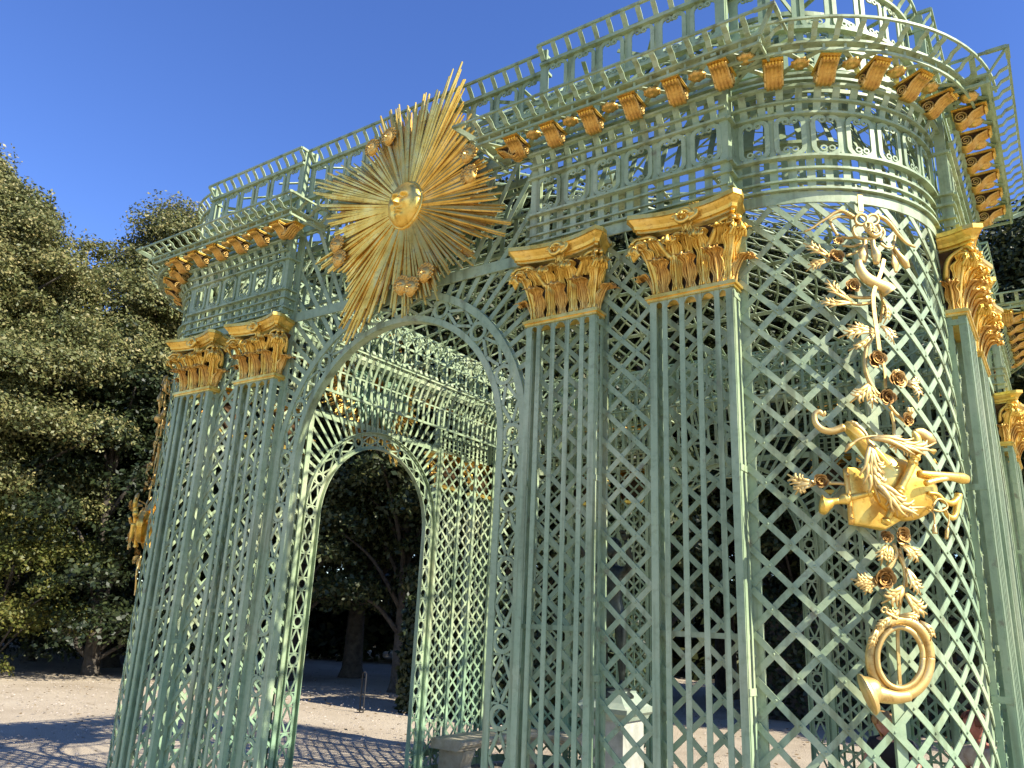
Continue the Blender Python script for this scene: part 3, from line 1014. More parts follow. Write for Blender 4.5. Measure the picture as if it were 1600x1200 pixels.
SUN_OUT = [(-180, .76), (-169, .70), (-167, .91), (-161, .92), (-148, .72), (-131, .76), (-126, .95), (-117, 1.13), (-107, .79), (-97, .75), (-89, .87), (-78, .78), (-67, .87), (-61, .76), (-50, .74), (-42, .90), (-36, .80), (-30, .92), (-25, 1.06), (-14, .86), (-2, .80), (6, .74), (16, .68), (26, .73), (38, .70), (47, .78), (54, .80), (59, .90), (68, 1.13), (71, 1.08), (76, .95), (86, .93), (92, .82), (99, .91), (106, .95), (110, .96), (115, .90), (123, .72), (133, .69), (136, .76), (145, .99), (155, 1.13), (163, 1.0), (168, .86), (173, .82), (180, .76)]
def sun_emblem():
    E = empty("sun_emblem", (0.085, -(A + .09), 4.79), PAV)
    rs = random.Random(3)
    angs = [a for a, _ in SUN_OUT]; lens = [l for _, l in SUN_OUT]
    for band in range(3):
        mb = MB(); nr = 250 if band < 2 else 110
        for i in range(nr):
            a = -180 + 360 * (i + rs.uniform(-.3, .3) + .5 * band) / nr
            L = float(np.interp(a, angs, lens)) * 1.035 * (rs.uniform(.93, 1.01) if i % 3 else rs.uniform(.7, .9))
            if band: L *= rs.uniform(.72, .98) if band == 1 else rs.uniform(.66, .80)
            th = math.radians(a + rs.uniform(-1, 1)); d = arr(math.cos(th), 0, math.sin(th))
            y0 = -.02 + band * .03 + rs.uniform(-.006, .006); y1 = y0 + rs.uniform(-.03, .03)
            ts = np.array([0, .35, .8, 1.0])
            P = np.array([d * (.1 + (L - .1) * t) + arr(0, y0 + (y1 - y0) * t, 0) for t in ts])
            w = np.array([.012, .0175, .0175, .011]) * rs.uniform(.85, 1.15) * (.72 if band < 2 else 1.5)
            tube(mb, P, w, 5, flat=.8, N=np.tile(arr(0, -1.0, 0), (4, 1)))
        # each layer of gilded rods is one piece
        mb.build(("rays", "rays", "backing_rods")[band], (GOLD, GOLDW, PAINT)[band], E)
    mb = MB()
    ring = np.array([(.16 * math.cos(a), .03, .17 * math.sin(a)) for a in np.linspace(0, 2 * PI, 24, endpoint=False)])
    tube(mb, ring, .02, 6, closed=True)
    for L, w, z in ((2.0, .03, .25), (2.0, .03, -.25)):
        box(mb, (-.6, .062, z - .015), (.6, .075, z + .015))
    mb.build("backing_frame", PAINT, E)
    f = face_mesh(.155, .182, .155); fo = f.build("face", GOLD, E, True); fo.location = (0, -.03, 0)
    fm = None
    for x, z in ((-.22, .63), (-.39, .59), (.57, .22), (.60, .05), (-.67, -.17), (-.63, -.30), (.05, -.66), (.14, -.69), (.26, -.61)):
        H = empty("cherub_head", (x, -.045, z), E)
        if fm is None:
            mb = face_mesh(.058, .07, .075, 22, 34)
            for i in range(9):
                a = PI * (-.12 + 1.24 * i / 8)
                c = (.066 * math.cos(a), -.012, .066 * math.sin(a) + .012)
                spiral(mb, c, (1.0, 0, 0), (0, 0, 1.0), .022, 1.4, .009, 16)
            fm = mb.build("head", GOLDW, None, True); fm.parent = None
            me = fm.data; bpy.data.objects.remove(fm)
        # a single mesh each
        H2 = bpy.data.objects.new("cherub_head", me); COL.objects.link(H2); H2.parent = E; H2.location = H.location; H2.scale = (.86, .86, .86)
        H2.rotation_euler = (0, rs.uniform(-.5, .5), 0)
        bpy.data.objects.remove(H)
    return E
sunE = sun_emblem()
repeat([sunE], (3,))

# ------------------------------------------------------------------ musical trophies on the rounded corners
TROPHY = [
 ('ribbon','strap',[(-0.052,4.167),(-0.053,4.072)],0.0271,0.03),
 ('ribbon_bow','tube',[(-0.066,3.984),(-0.069,3.972),(-0.076,3.961),(-0.086,3.954),(-0.097,3.95),(-0.108,3.952),(-0.116,3.957),(-0.122,3.967),(-0.123,3.978),(-0.12,3.99),(-0.113,4.001),(-0.103,4.008),(-0.092,4.012),(-0.081,4.01),(-0.072,4.005),(-0.067,3.995),(-0.066,3.984)],0.0077,0.0077,0.1),
 ('ribbon_bow','tube',[(-0.011,3.991),(-0.014,3.979),(-0.021,3.969),(-0.031,3.961),(-0.042,3.958),(-0.052,3.958),(-0.06,3.964),(-0.066,3.973),(-0.067,3.984),(-0.064,3.995),(-0.057,4.006),(-0.048,4.013),(-0.037,4.017),(-0.026,4.016),(-0.018,4.011),(-0.012,4.002),(-0.011,3.991)],0.0077,0.0077,0.1),
 ('ribbon_bow','tube',[(-0.104,3.961),(-0.131,3.934),(-0.124,3.892),(-0.085,3.878),(-0.031,3.89),(0.003,3.931),(-0.008,3.966)],0.0087,0.0087,0.09),
 ('ribbon_bow','tube',[(-0.088,3.952),(-0.071,3.911),(-0.042,3.891),(-0.02,3.906)],0.0097,0.0097,0.11),
 ('acanthus_spray','plume',[(-0.062,3.966),(-0.06,3.887)],0.0193,0.1),
 ('ribbon_bow','tube',[(-0.122,3.996),(-0.174,4.03),(-0.215,4.017),(-0.245,3.992),(-0.285,3.962),(-0.32,3.933),(-0.354,3.917)],0.0106,0.0058,0.09),
 ('ribbon_bow','tube',[(-0.117,3.996),(-0.183,4.004),(-0.223,3.988),(-0.234,3.975)],0.0068,0.0068,0.08),
 ('ribbon_bow','tube',[(-0.009,4.021),(0.034,4.004),(0.066,3.973),(0.098,3.93),(0.143,3.892),(0.193,3.882)],0.0126,0.0068,0.09),
 ('ribbon_bow','tube',[(0.014,3.956),(0.028,3.928),(0.008,3.888)],0.0106,0.0058,0.08),
 ('stem','tube',[(-0.228,3.99),(-0.215,3.947),(-0.196,3.904)],0.0087,0.0068,0.06),
 ('stem','tube',[(-0.1,3.904),(-0.142,3.894),(-0.178,3.901)],0.0068,0.0068,0.06),
 ('stem','tube',[(-0.083,3.866),(-0.125,3.847),(-0.176,3.848)],0.0068,0.0068,0.06),
 ('stem','tube',[(-0.083,3.842),(-0.122,3.811),(-0.162,3.793)],0.0068,0.0068,0.06),
 ('rose','rose',(-0.207,3.856),0.0251,0.1),
 ('rose','rose',(-0.219,3.77),0.0406,0.1),
 ('acanthus_spray','plume',[(-0.244,3.772),(-0.305,3.809),(-0.36,3.861)],0.0251,0.07),
 ('acanthus_spray','plume',[(-0.245,3.758),(-0.305,3.732),(-0.356,3.702)],0.0232,0.07),
 ('paddle','blob',[(-0.083,3.87),(-0.088,3.824),(-0.099,3.782),(-0.104,3.742)],[0.0077,0.0135,0.0271,0.0155],0.1,0.25),
 ('gourd','blob',[(-0.06,3.859),(-0.059,3.818),(-0.05,3.777),(-0.053,3.726)],[0.0126,0.0135,0.0251,0.0135],0.12,0.9),
 ('cornucopia','blob',[(-0.124,3.75),(-0.12,3.703),(-0.096,3.656),(-0.048,3.628),(-0.003,3.61),(0.014,3.589)],[0.0155,0.0251,0.0309,0.0309,0.0367,0.0444],0.1,0.7),
 ('ribbon','strap',[(-0.008,3.764),(-0.027,3.696),(-0.053,3.629),(-0.075,3.563),(-0.079,3.471),(-0.075,3.37),(-0.072,3.271)],0.0193,0.11),
 ('paddle','blob',[(0.056,3.849),(0.061,3.802),(0.064,3.76),(0.063,3.709)],[0.0058,0.0135,0.0242,0.0077],0.09,0.25),
 ('gourd','blob',[(0.06,3.845),(0.078,3.812),(0.109,3.771),(0.124,3.74)],[0.0077,0.0116,0.0213,0.0135],0.1,0.9),
 ('stem','tube',[(0.105,3.94),(0.098,3.908),(0.085,3.871)],0.0068,0.0068,0.06),
 ('stem','tube',[(0.014,3.881),(0.048,3.862),(0.085,3.871)],0.0068,0.0068,0.06),
 ('rose','rose',(-0.158,3.61),0.0406,0.1),
 ('acanthus_spray','plume',[(-0.162,3.53),(-0.237,3.583),(-0.266,3.654)],0.0251,0.07),
 ('acanthus_spray','plume',[(-0.163,3.525),(-0.251,3.514),(-0.311,3.54)],0.0232,0.07),
 ('stem','tube',[(-0.168,3.572),(-0.115,3.563),(-0.052,3.569)],0.0087,0.0087,0.06),
 ('stem','tube',[(-0.164,3.529),(-0.108,3.528),(-0.054,3.545)],0.0087,0.0087,0.06),
 ('stem','tube',[(-0.011,3.603),(-0.001,3.534),(-0.026,3.439)],0.0077,0.0077,0.06),
 ('acanthus_spray','plume',[(-0.011,3.552),(-0.003,3.484),(-0.017,3.425)],0.0135,0.07),
 ('acanthus_spray','plume',[(-0.065,3.377),(-0.154,3.368),(-0.238,3.338)],0.029,0.07),
 ('acanthus_spray','plume',[(-0.068,3.386),(-0.133,3.386),(-0.19,3.412)],0.0213,0.07),
 ('acanthus_spray','plume',[(-0.029,3.412),(-0.006,3.369),(0.03,3.323)],0.0271,0.07),
 ('acanthus_spray','plume',[(-0.074,3.374),(-0.13,3.308),(-0.195,3.272)],0.0135,0.07),
 ('stem','tube',[(-0.08,3.358),(-0.12,3.266),(-0.126,3.156),(-0.094,3.071),(-0.065,3.041)],0.0106,0.0106,0.08),
 ('ribbon','strap',[(-0.049,3.286),(-0.033,3.188),(-0.035,3.09)],0.0126,0.07),
 ('rose','rose',(-0.076,3.23),0.0425,0.1),
 ('rose','rose',(0.013,3.135),0.0386,0.1),
 ('rose','rose',(-0.048,3.037),0.0386,0.1),
 ('acanthus_spray','plume',[(0.065,3.134),(0.099,3.127),(0.126,3.17)],0.0193,0.07),
 ('acanthus_spray','plume',[(0.064,3.122),(0.108,3.096),(0.131,3.039)],0.0232,0.07),
 ('acanthus_spray','plume',[(0.022,3.15),(0.013,3.171),(0.009,3.187)],0.0174,0.07),
 ('acanthus_spray','plume',[(-0.111,3.106),(-0.159,3.049),(-0.206,3.006)],0.0329,0.07),
 ('acanthus_spray','plume',[(-0.116,3.105),(-0.116,3.04),(-0.108,2.982)],0.0251,0.07),
 ('stem','tube',[(-0.019,3.008),(0.011,2.968),(0.062,2.928)],0.0087,0.0087,0.06),
 ('rose','rose',(0.041,2.932),0.029,0.1),
 ('acanthus_spray','plume',[(0.064,2.96),(0.06,3.003)],0.0155,0.07),
 ('stem','tube',[(-0.015,2.976),(-0.005,2.913),(-0.011,2.849)],0.0077,0.0077,0.06),
 ('lute_neck','tube',[(-0.332,2.937),(-0.345,2.953),(-0.364,2.938),(-0.362,2.896),(-0.337,2.864),(-0.298,2.856),(-0.248,2.876)],0.0101,0.0188,0.1),
 ('lute_neck','tube',[(-0.328,2.951),(-0.325,2.939),(-0.334,2.932)],0.0116,0.0072,0.1),
 ('lute_body','plate',[(-0.241,2.881),(-0.214,2.909),(-0.108,2.784),(-0.035,2.746),(0.052,2.731),(0.107,2.686),(0.167,2.641),(0.171,2.584),(0.142,2.52),(0.082,2.474),(0.006,2.45),(-0.058,2.468),(-0.109,2.509),(-0.137,2.56),(-0.143,2.621),(-0.15,2.705),(-0.155,2.743)],0.03,0.045,0.05),
 ('song_book','plate',[(-0.238,2.691),(-0.117,2.682),(0.004,2.619),(0.035,2.515),(-0.021,2.451),(-0.096,2.404),(-0.229,2.426)],0.05,0.008,0.02),
 ('book_spine','tube',[(-0.248,2.682),(-0.242,2.553),(-0.241,2.42)],0.0123,0.0123,0.07),
 ('book_stud','blob',[(-0.253,2.648),(-0.247,2.648),(-0.24,2.648)],[0.0036,0.0072,0.0036],0.1,1),
 ('book_stud','blob',[(-0.251,2.445),(-0.244,2.445),(-0.238,2.445)],[0.0036,0.0072,0.0036],0.1,1),
 ('shawm','tube',[(-0.163,2.562),(-0.198,2.553),(-0.252,2.536)],0.013,0.0159,0.13),
 ('shawm','blob',[(-0.167,2.56),(-0.176,2.558),(-0.186,2.555)],[0.0072,0.0188,0.0087],0.14,1),
 ('shawm','blob',[(-0.249,2.54),(-0.262,2.534),(-0.277,2.528),(-0.296,2.52),(-0.306,2.516)],[0.013,0.0246,0.0261,0.0159,0.013],0.13,1),
 ('shawm','blob',[(-0.299,2.52),(-0.321,2.516),(-0.34,2.506),(-0.358,2.501),(-0.37,2.503)],[0.0145,0.0174,0.029,0.0478,0.0362],0.13,1),
 ('flute','tube',[(0.033,2.764),(-0.015,2.665),(-0.064,2.572),(-0.131,2.426)],0.0196,0.0159,0.15),
 ('flute','blob',[(0.027,2.751),(0.02,2.736),(0.013,2.722)],[0.0159,0.0246,0.0159],0.15,1),
 ('flute','blob',[(0.014,2.725),(0.007,2.711),(-0.0,2.697)],[0.0159,0.0246,0.0159],0.15,1),
 ('flute','blob',[(-0.054,2.594),(-0.06,2.58),(-0.067,2.566)],[0.0159,0.0246,0.0159],0.15,1),
 ('flute','blob',[(-0.062,2.578),(-0.068,2.565),(-0.075,2.551)],[0.0159,0.0246,0.0159],0.15,1),
 ('flute','blob',[(-0.122,2.445),(-0.129,2.431),(-0.135,2.418)],[0.0159,0.0246,0.0159],0.15,1),
 ('flute','blob',[(0.022,2.757),(0.03,2.796),(0.026,2.834),(0.014,2.86)],[0.0203,0.0246,0.0217,0.0072],0.16,0.8),
 ('shell','blob',[(0.036,2.866),(0.07,2.863),(0.107,2.84),(0.135,2.832)],[0.0101,0.0246,0.029,0.0087],0.14,0.6),
 ('stem','tube',[(-0.229,2.894),(-0.202,2.872),(-0.173,2.831),(-0.162,2.755),(-0.162,2.672),(-0.16,2.605)],0.0087,0.0065,0.14),
 ('bud','blob',[(-0.231,2.898),(-0.214,2.883),(-0.196,2.864)],[0.0043,0.0123,0.0065],0.14,1),
 ('bud','blob',[(-0.265,2.745),(-0.248,2.772),(-0.226,2.792)],[0.0043,0.0123,0.0065],0.15,1),
 ('stem','tube',[(-0.252,2.765),(-0.212,2.805),(-0.161,2.823),(-0.096,2.829),(-0.031,2.831)],0.008,0.0043,0.15),
 ('acanthus_spray','plume',[(-0.167,2.788),(-0.182,2.705),(-0.179,2.615),(-0.15,2.514)],0.0362,0.16),
 ('acanthus_spray','plume',[(-0.168,2.781),(-0.162,2.683),(-0.121,2.648)],0.029,0.16),
 ('acanthus_spray','plume',[(-0.175,2.683),(-0.155,2.609),(-0.112,2.597)],0.029,0.16),
 ('acanthus_spray','plume',[(-0.171,2.607),(-0.126,2.558),(-0.074,2.496),(0.026,2.503)],0.0399,0.17),
 ('acanthus_spray','plume',[(-0.158,2.572),(-0.112,2.524),(-0.086,2.453)],0.029,0.16),
 ('acanthus_spray','plume',[(-0.111,2.531),(-0.057,2.491),(-0.024,2.454)],0.029,0.16),
 ('acanthus_spray','plume',[(-0.173,2.806),(-0.111,2.802),(-0.043,2.778),(0.032,2.777),(0.102,2.812)],0.0348,0.18),
 ('acanthus_spray','plume',[(-0.095,2.791),(-0.045,2.764),(-0.003,2.745)],0.0261,0.17),
 ('acanthus_spray','plume',[(-0.128,2.806),(-0.084,2.786),(-0.068,2.749)],0.0217,0.16),
 ('trumpet','blob',[(0.049,2.669),(0.138,2.67),(0.23,2.674),(0.293,2.675),(0.328,2.676)],[0.0159,0.0188,0.0217,0.0275,0.0217],0.12,0.9),
 ('trumpet','tube',[(0.048,2.617),(0.099,2.636),(0.157,2.651)],0.0145,0.0116,0.16),
 ('small_horn','tube',[(0.086,2.582),(0.135,2.579),(0.166,2.552),(0.211,2.546),(0.256,2.578)],0.0072,0.0174,0.12),
 ('small_horn','tube',[(0.258,2.593),(0.238,2.53),(0.211,2.479),(0.175,2.486),(0.162,2.522)],0.0188,0.0087,0.12),
 ('tassel_cord','tube',[(0.086,2.52),(0.114,2.552),(0.146,2.548),(0.16,2.52),(0.123,2.497),(0.084,2.501)],0.0051,0.0051,0.14),
 ('tassel_cord','tube',[(0.073,2.501),(0.095,2.485),(0.093,2.433)],0.0036,0.0036,0.13),
 ('tassel_cord','blob',[(0.093,2.437),(0.091,2.422),(0.09,2.393)],[0.0036,0.0087,0.0116],0.13,1),
 ('tassel_cord','tube',[(0.157,2.52),(0.173,2.477),(0.159,2.425)],0.0036,0.0036,0.13),
 ('tassel_cord','blob',[(0.161,2.428),(0.155,2.41),(0.146,2.374)],[0.0036,0.0087,0.0072],0.13,1),
 ('stem','tube',[(-0.245,2.611),(-0.285,2.614),(-0.322,2.613)],0.008,0.008,0.06),
 ('rose','rose',(-0.354,2.616),0.0333,0.1),
 ('acanthus_spray','plume',[(-0.374,2.611),(-0.439,2.615),(-0.49,2.655)],0.029,0.07),
 ('acanthus_spray','plume',[(-0.38,2.607),(-0.434,2.589),(-0.462,2.557)],0.0261,0.07),
 ('rose','rose',(-0.107,2.366),0.0275,0.1),
 ('rose','rose',(-0.037,2.379),0.0406,0.1),
 ('acanthus_spray','plume',[(-0.099,2.331),(-0.126,2.294),(-0.131,2.24)],0.0261,0.07),
 ('acanthus_spray','plume',[(-0.084,2.332),(-0.099,2.288),(-0.106,2.245)],0.0174,0.07),
 ('acanthus_spray','plume',[(-0.019,2.336),(0.008,2.301),(0.043,2.266)],0.029,0.07),
 ('acanthus_spray','plume',[(-0.034,2.335),(-0.007,2.3),(-0.006,2.279)],0.0188,0.07),
 ('stem','tube',[(-0.06,2.345),(-0.05,2.291),(-0.103,2.224)],0.008,0.008,0.06),
 ('stem','tube',[(-0.036,2.321),(-0.022,2.243),(-0.02,2.15)],0.0087,0.0087,0.06),
 ('rose','rose',(-0.132,2.178),0.0449,0.1),
 ('acanthus_spray','plume',[(-0.153,2.171),(-0.206,2.169),(-0.261,2.174)],0.029,0.07),
 ('acanthus_spray','plume',[(-0.147,2.165),(-0.195,2.148),(-0.219,2.133)],0.0188,0.07),
 ('stem','tube',[(-0.053,2.297),(-0.069,2.255),(-0.092,2.225)],0.0074,0.0074,0.06),
 ('stem','tube',[(-0.04,2.297),(-0.018,2.217),(-0.032,2.152),(-0.064,2.047),(-0.069,1.992)],0.009,0.0066,0.06),
 ('acanthus_spray','plume',[(-0.019,2.233),(-0.004,2.169),(0.038,2.119)],0.0296,0.07),
 ('acanthus_spray','plume',[(-0.044,2.151),(-0.092,2.109),(-0.143,2.073)],0.0361,0.07),
 ('acanthus_spray','plume',[(-0.038,2.123),(-0.007,2.066),(0.059,2.036)],0.0361,0.07),
 ('acanthus_spray','plume',[(-0.074,2.047),(-0.106,2.029),(-0.126,2.068)],0.0148,0.07),
 ('acanthus_spray','plume',[(-0.176,2.156),(-0.217,2.159),(-0.261,2.174)],0.0246,0.07),
 ('acanthus_spray','plume',[(-0.176,2.152),(-0.2,2.135),(-0.209,2.107)],0.0197,0.07),
 ('ribbon','strap',[(-0.063,1.992),(-0.075,1.929),(-0.083,1.731)],0.014,0.05),
 ('horn','tube',[(0.026,1.85),(0.019,1.815),(0.006,1.781),(-0.012,1.751),(-0.035,1.726),(-0.059,1.707),(-0.086,1.694),(-0.112,1.689),(-0.137,1.692),(-0.16,1.702),(-0.18,1.72),(-0.196,1.743),(-0.207,1.772),(-0.213,1.804),(-0.213,1.839),(-0.207,1.874),(-0.197,1.908),(-0.181,1.939),(-0.161,1.965),(-0.137,1.986),(-0.111,1.999),(-0.084,2.004),(-0.057,2.001),(-0.032,1.991),(-0.01,1.972),(0.008,1.948),(0.02,1.918),(0.026,1.885),(0.026,1.85)],0.0246,0.0246,0.1),
 ('horn','tube',[(-0.022,1.849),(-0.027,1.821),(-0.036,1.794),(-0.05,1.77),(-0.066,1.75),(-0.084,1.735),(-0.104,1.725),(-0.123,1.721),(-0.142,1.723),(-0.16,1.731),(-0.175,1.745),(-0.186,1.764),(-0.195,1.787),(-0.199,1.813),(-0.199,1.841),(-0.195,1.869),(-0.186,1.896),(-0.174,1.921),(-0.159,1.942),(-0.141,1.958),(-0.122,1.968),(-0.102,1.973),(-0.082,1.97),(-0.064,1.962),(-0.047,1.947),(-0.035,1.928),(-0.026,1.904),(-0.021,1.877),(-0.022,1.849)],0.0115,0.0115,0.13),
 ('horn','tube',[(-0.087,1.692),(-0.137,1.684),(-0.178,1.688),(-0.204,1.694),(-0.228,1.696)],0.0246,0.0411,0.12),
 ('horn','blob',[(-0.204,1.694),(-0.221,1.697),(-0.235,1.692),(-0.245,1.688)],[0.0476,0.0624,0.0821,0.0887],0.12,0.8),
 ('horn','tube',[(-0.106,2.008),(-0.13,2.022),(-0.151,2.035)],0.0074,0.0074,0.12),
 ('horn','tube',[(-0.145,2.044),(-0.147,2.038),(-0.153,2.034),(-0.159,2.033),(-0.163,2.037),(-0.165,2.043),(-0.162,2.05),(-0.157,2.054),(-0.151,2.054),(-0.146,2.051),(-0.145,2.044)],0.0041,0.0041,0.12),
 ('acanthus_spray','plume',[(-0.144,2.01),(-0.179,1.991),(-0.208,1.955)],0.0148,0.15),
 ('acanthus_spray','plume',[(-0.198,1.967),(-0.22,1.925),(-0.235,1.875)],0.0131,0.15),
 ('acanthus_spray','plume',[(-0.112,2.02),(-0.073,2.022),(-0.039,2.006)],0.0148,0.15),
 ('acanthus_spray','plume',[(-0.026,2.001),(0.001,1.966),(0.01,1.92)],0.0115,0.14),
]


def TM(u, z, o):
    """corner surface, u measured from the middle of the corner"""
    return CURVE(np.asarray(u, float) + LARC / 2, z, o)
def tpath(pts, o, sub=5, arch=0.0):
    P = spline(pts, sub) if len(pts) > 2 else spline(pts, 5)
    t = np.linspace(0, 1, len(P))
    oo = o + arch * np.sin(PI * t)
    return TM(P[:, 0], P[:, 1], oo)
def plume(mb, pts, w, o, rs):
    c = spline(pts, 8); n = len(c)
    t = np.linspace(0, 1, n)
    P, N = TM(c[:, 0], c[:, 1], o + .025 * np.sin(PI * t))
    L = np.linalg.norm(np.diff(c, axis=0), axis=1).sum()
    r0 = max(.007, min(w * .30, .021))
    tube(mb, P, r0 * (1.0 - .6 * t), 8, .8, N)
    starts = (0.0, .22, .44) if L > 2.2 * w else (0.0, .16)
    d = np.gradient(c, axis=0); d /= np.linalg.norm(d, axis=1, keepdims=True) + 1e-9
    q = np.stack([-d[:, 1], d[:, 0]], 1)
    for k, s0 in enumerate(starts):
        for s in (1, -1):
            run = .62 - .1 * k; m = 11
            tq = np.linspace(0, 1, m); tt = np.minimum(1, s0 + run * tq)
            base = np.stack([np.interp(tt, t, c[:, 0]), np.interp(tt, t, c[:, 1])], 1)
            qq = np.stack([np.interp(tt, t, q[:, 0]), np.interp(tt, t, q[:, 1])], 1)
            off = w * rs.uniform(.95, 1.2) * (.92 - .12 * k) * (.5 * tq + .25 * tq ** 2 + .45 * np.maximum(0, tq - .72) / .28)
            b = base + qq * (s * off)[:, None]
            b -= np.stack([np.interp(tt, t, d[:, 0]), np.interp(tt, t, d[:, 1])], 1) * (np.maximum(0, tq - .8) * w * .9)[:, None]
            PP, NN = TM(b[:, 0], b[:, 1], o + .004 + .024 * np.sin(PI * tq * .7))
            tube(mb, PP, np.maximum(.004, r0 * (.55 + .75 * np.sin(PI * np.minimum(1, tq + .12))) * (1 - .25 * tq)), 8, .5, NN)
def rose(mb, p, r, o, rs):
    Pc, Nc = TM(arr(p[0]), arr(p[1]), arr(o)); c = Pc[0]; n = Nc[0]
    e2 = arr(0, 0, 1.0); e1 = np.cross(e2, n)
    for m, rk, hk, tw in ((6, 1.0, .35, 0), (5, .74, .55, .4), (4, .48, .62, .9), (3, .26, .6, .2)):
        for i in range(m):
            a0 = 2 * PI * i / m + tw + rs.uniform(-.25, .25); da = PI / m * rs.uniform(1.1, 1.5); fl = rs.uniform(.85, 1.2)
            V = []
            for k, (rf, hf) in enumerate(((.18, 0), (.6, .12), (.95, .55), (1.05, .95), (1.22, 1.0))):
                row = []
                for j in range(6):
                    q = j / 5 * 2 - 1
                    a = a0 + da * q * (1 - .25 * (k == 4))
                    rad = rk * r * rf * fl * (1 - .12 * q * q); h = hk * r * hf * (1.9 - fl) * (1 - .22 * q * q)
                    row.append(c + e1 * rad * math.cos(a) + e2 * rad * math.sin(a) + n * (h - .2 * r))
                V.append(row)
            grid(mb, V)
    # green-house of sepals behind
    ring = [c + (e1 * math.cos(a) + e2 * math.sin(a)) * r * .3 - n * r * .25 for a in np.linspace(0, 2 * PI, 10, endpoint=False)]
    tube(mb, np.array(ring), r * .25, 6, closed=True)
def plate(mb, outl, o, th, bulge):
    if bulge > .03:
        c = spline(list(outl) + [outl[0]], 4)[:-1]
    else:      # straight-sided
        q = np.array(outl); c = np.concatenate([q[i] + (q[(i + 1) % len(q)] - q[i]) * np.linspace(0, 1, 6)[:-1, None] for i in range(len(q))])
    cen = c.mean(0); n = len(c)
    rings = []
    for k, s in enumerate((1.0, 1.0, .985, .93, .8, .62, .42, .2)):
        q = cen + (c - cen) * s
        oo = o if k == 0 else o + th + bulge * math.sqrt(max(0, 1 - s ** 2)) * (1 if k > 1 else 0)
        rings.append(TM(q[:, 0], q[:, 1], oo)[0])
    V = np.array(rings); V = np.concatenate([V, V[:, :1]], 1)
    grid(mb, V)
    m = TM(cen[:1], cen[1:], o + th + bulge)[0][0]
    last = rings[-1]; mb.add(np.vstack([last, m[None]]), [(i, (i + 1) % n, n) for i in range(n)])

def make_trophy():
    E = empty("musical_trophy", (0, 0, 0), PAV)
    rs = random.Random(11)
    joined = {}
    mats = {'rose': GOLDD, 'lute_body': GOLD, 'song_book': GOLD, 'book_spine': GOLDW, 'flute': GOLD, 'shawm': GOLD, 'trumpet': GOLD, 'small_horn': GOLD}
    for nm, kind, *e in TROPHY:
        # the pieces of one instrument that touch belong to one mesh; all else is a piece of its own
        mb = joined.setdefault(nm, MB()) if nm in ('ribbon_bow', 'shawm', 'flute', 'small_horn', 'tassel_cord', 'horn', 'trumpet', 'lute_neck') else MB()
        if kind == 'strap':
            P, N = tpath(e[0], e[2]); strip(mb, P, N, e[1], .008)
        elif kind == 'tube':
            P, N = tpath(e[0], e[3], 5)
            tube(mb, P, np.linspace(e[1], e[2], len(P)), 12)
        elif kind == 'blob':
            c = spline(e[0], 5); n = len(c)
            rad = np.interp(np.linspace(0, 1, n), np.linspace(0, 1, len(e[1])), e[1])
            P, N = TM(c[:, 0], c[:, 1], e[2])
            tube(mb, P, rad, 14, max(e[3], .35), N)
        elif kind == 'plume':
            plume(mb, e[0], e[1], e[2], rs)
        elif kind == 'plate':
            plate(mb, e[0], e[3], e[1], e[2])
        elif kind == 'rose':
            rose(mb, e[0], e[1] * rs.uniform(.78, .95), e[2], rs)
        if nm not in joined:
            mb.build(nm, mats.get(nm, GOLDP), E, nm != 'ribbon')
    for nm, mb in joined.items():
        mb.build(nm, mats.get(nm, GOLDP), E, True)
    return E
tro = make_trophy()
tro2 = spin_copy(tro, 3, PAV)      # the left corner carries a shorter trophy without the horn
for ch in list(tro2.children):
    if max(v.co.z for v in ch.data.vertices) < 2.25: bpy.data.objects.remove(ch)
# ------------------------------------------------------------------ bronze boy on his pedestal
def make_pedestal():
    E = empty("statue_pedestal", (0, 0, 0))
    tag(E, "square marble pedestal with weathered greenish capping under the bronze statue", "pedestal")
    mb = MB(); w = .215
    box(mb, (-w, -w, .22), (w, w, 1.08)); mb.build("die", MARBLE, E)
    mb = MB()
    for z0, z1, e in ((0, .12, .1), (.12, .18, .06), (.18, .22, .03)): box(mb, (-w - e, -w - e, z0), (w + e, w + e, z1))
    mb.build("base", MARBLE, E)
    mb = MB(); V = []
    for z, e in ((1.08, .0), (1.085, .03), (1.12, .045), (1.15, .075), (1.19, .08), (1.2, .05), (1.24, .0), (1.31, -.05), (1.33, -.05)):
        V.append([(-w - e, -w - e, z), (w + e, -w - e, z), (w + e, w + e, z), (-w - e, w + e, z), (-w - e, -w - e, z)])
    grid(mb, V); mb.add(V[-1][:4], [(0, 1, 2, 3)])
    mb.build("capping", COPPER, E)
make_pedestal()

def skin_body(name, joints, edges, mat, parent=None, sub=2, root=0):
    """one continuous figure: joints = (x, y, z, rx, ry)"""
    me = bpy.data.meshes.new(name)
    me.from_pydata([j[:3] for j in joints], edges, [])
    me.materials.append(mat)
    o = bpy.data.objects.new(name, me); COL.objects.link(o)
    if parent is not None: o.parent = parent
    o.modifiers.new("skin", 'SKIN')
    layer = me.skin_vertices if len(me.skin_vertices) else None
    if layer is None:
        bpy.context.view_layer.objects.active = o
        bpy.ops.object.select_all(action='DESELECT'); o.select_set(True)
        bpy.ops.mesh.customdata_skin_add()
    sv = me.skin_vertices[0].data
    for i, j in enumerate(joints):
        sv[i].radius = (j[3], j[4] if len(j) > 4 else j[3]); sv[i].use_root = (i == root)
    s = o.modifiers.new("sub", 'SUBSURF'); s.levels = sub; s.render_levels = sub
    o.modifiers["skin"].use_smooth_shade = True
    return o

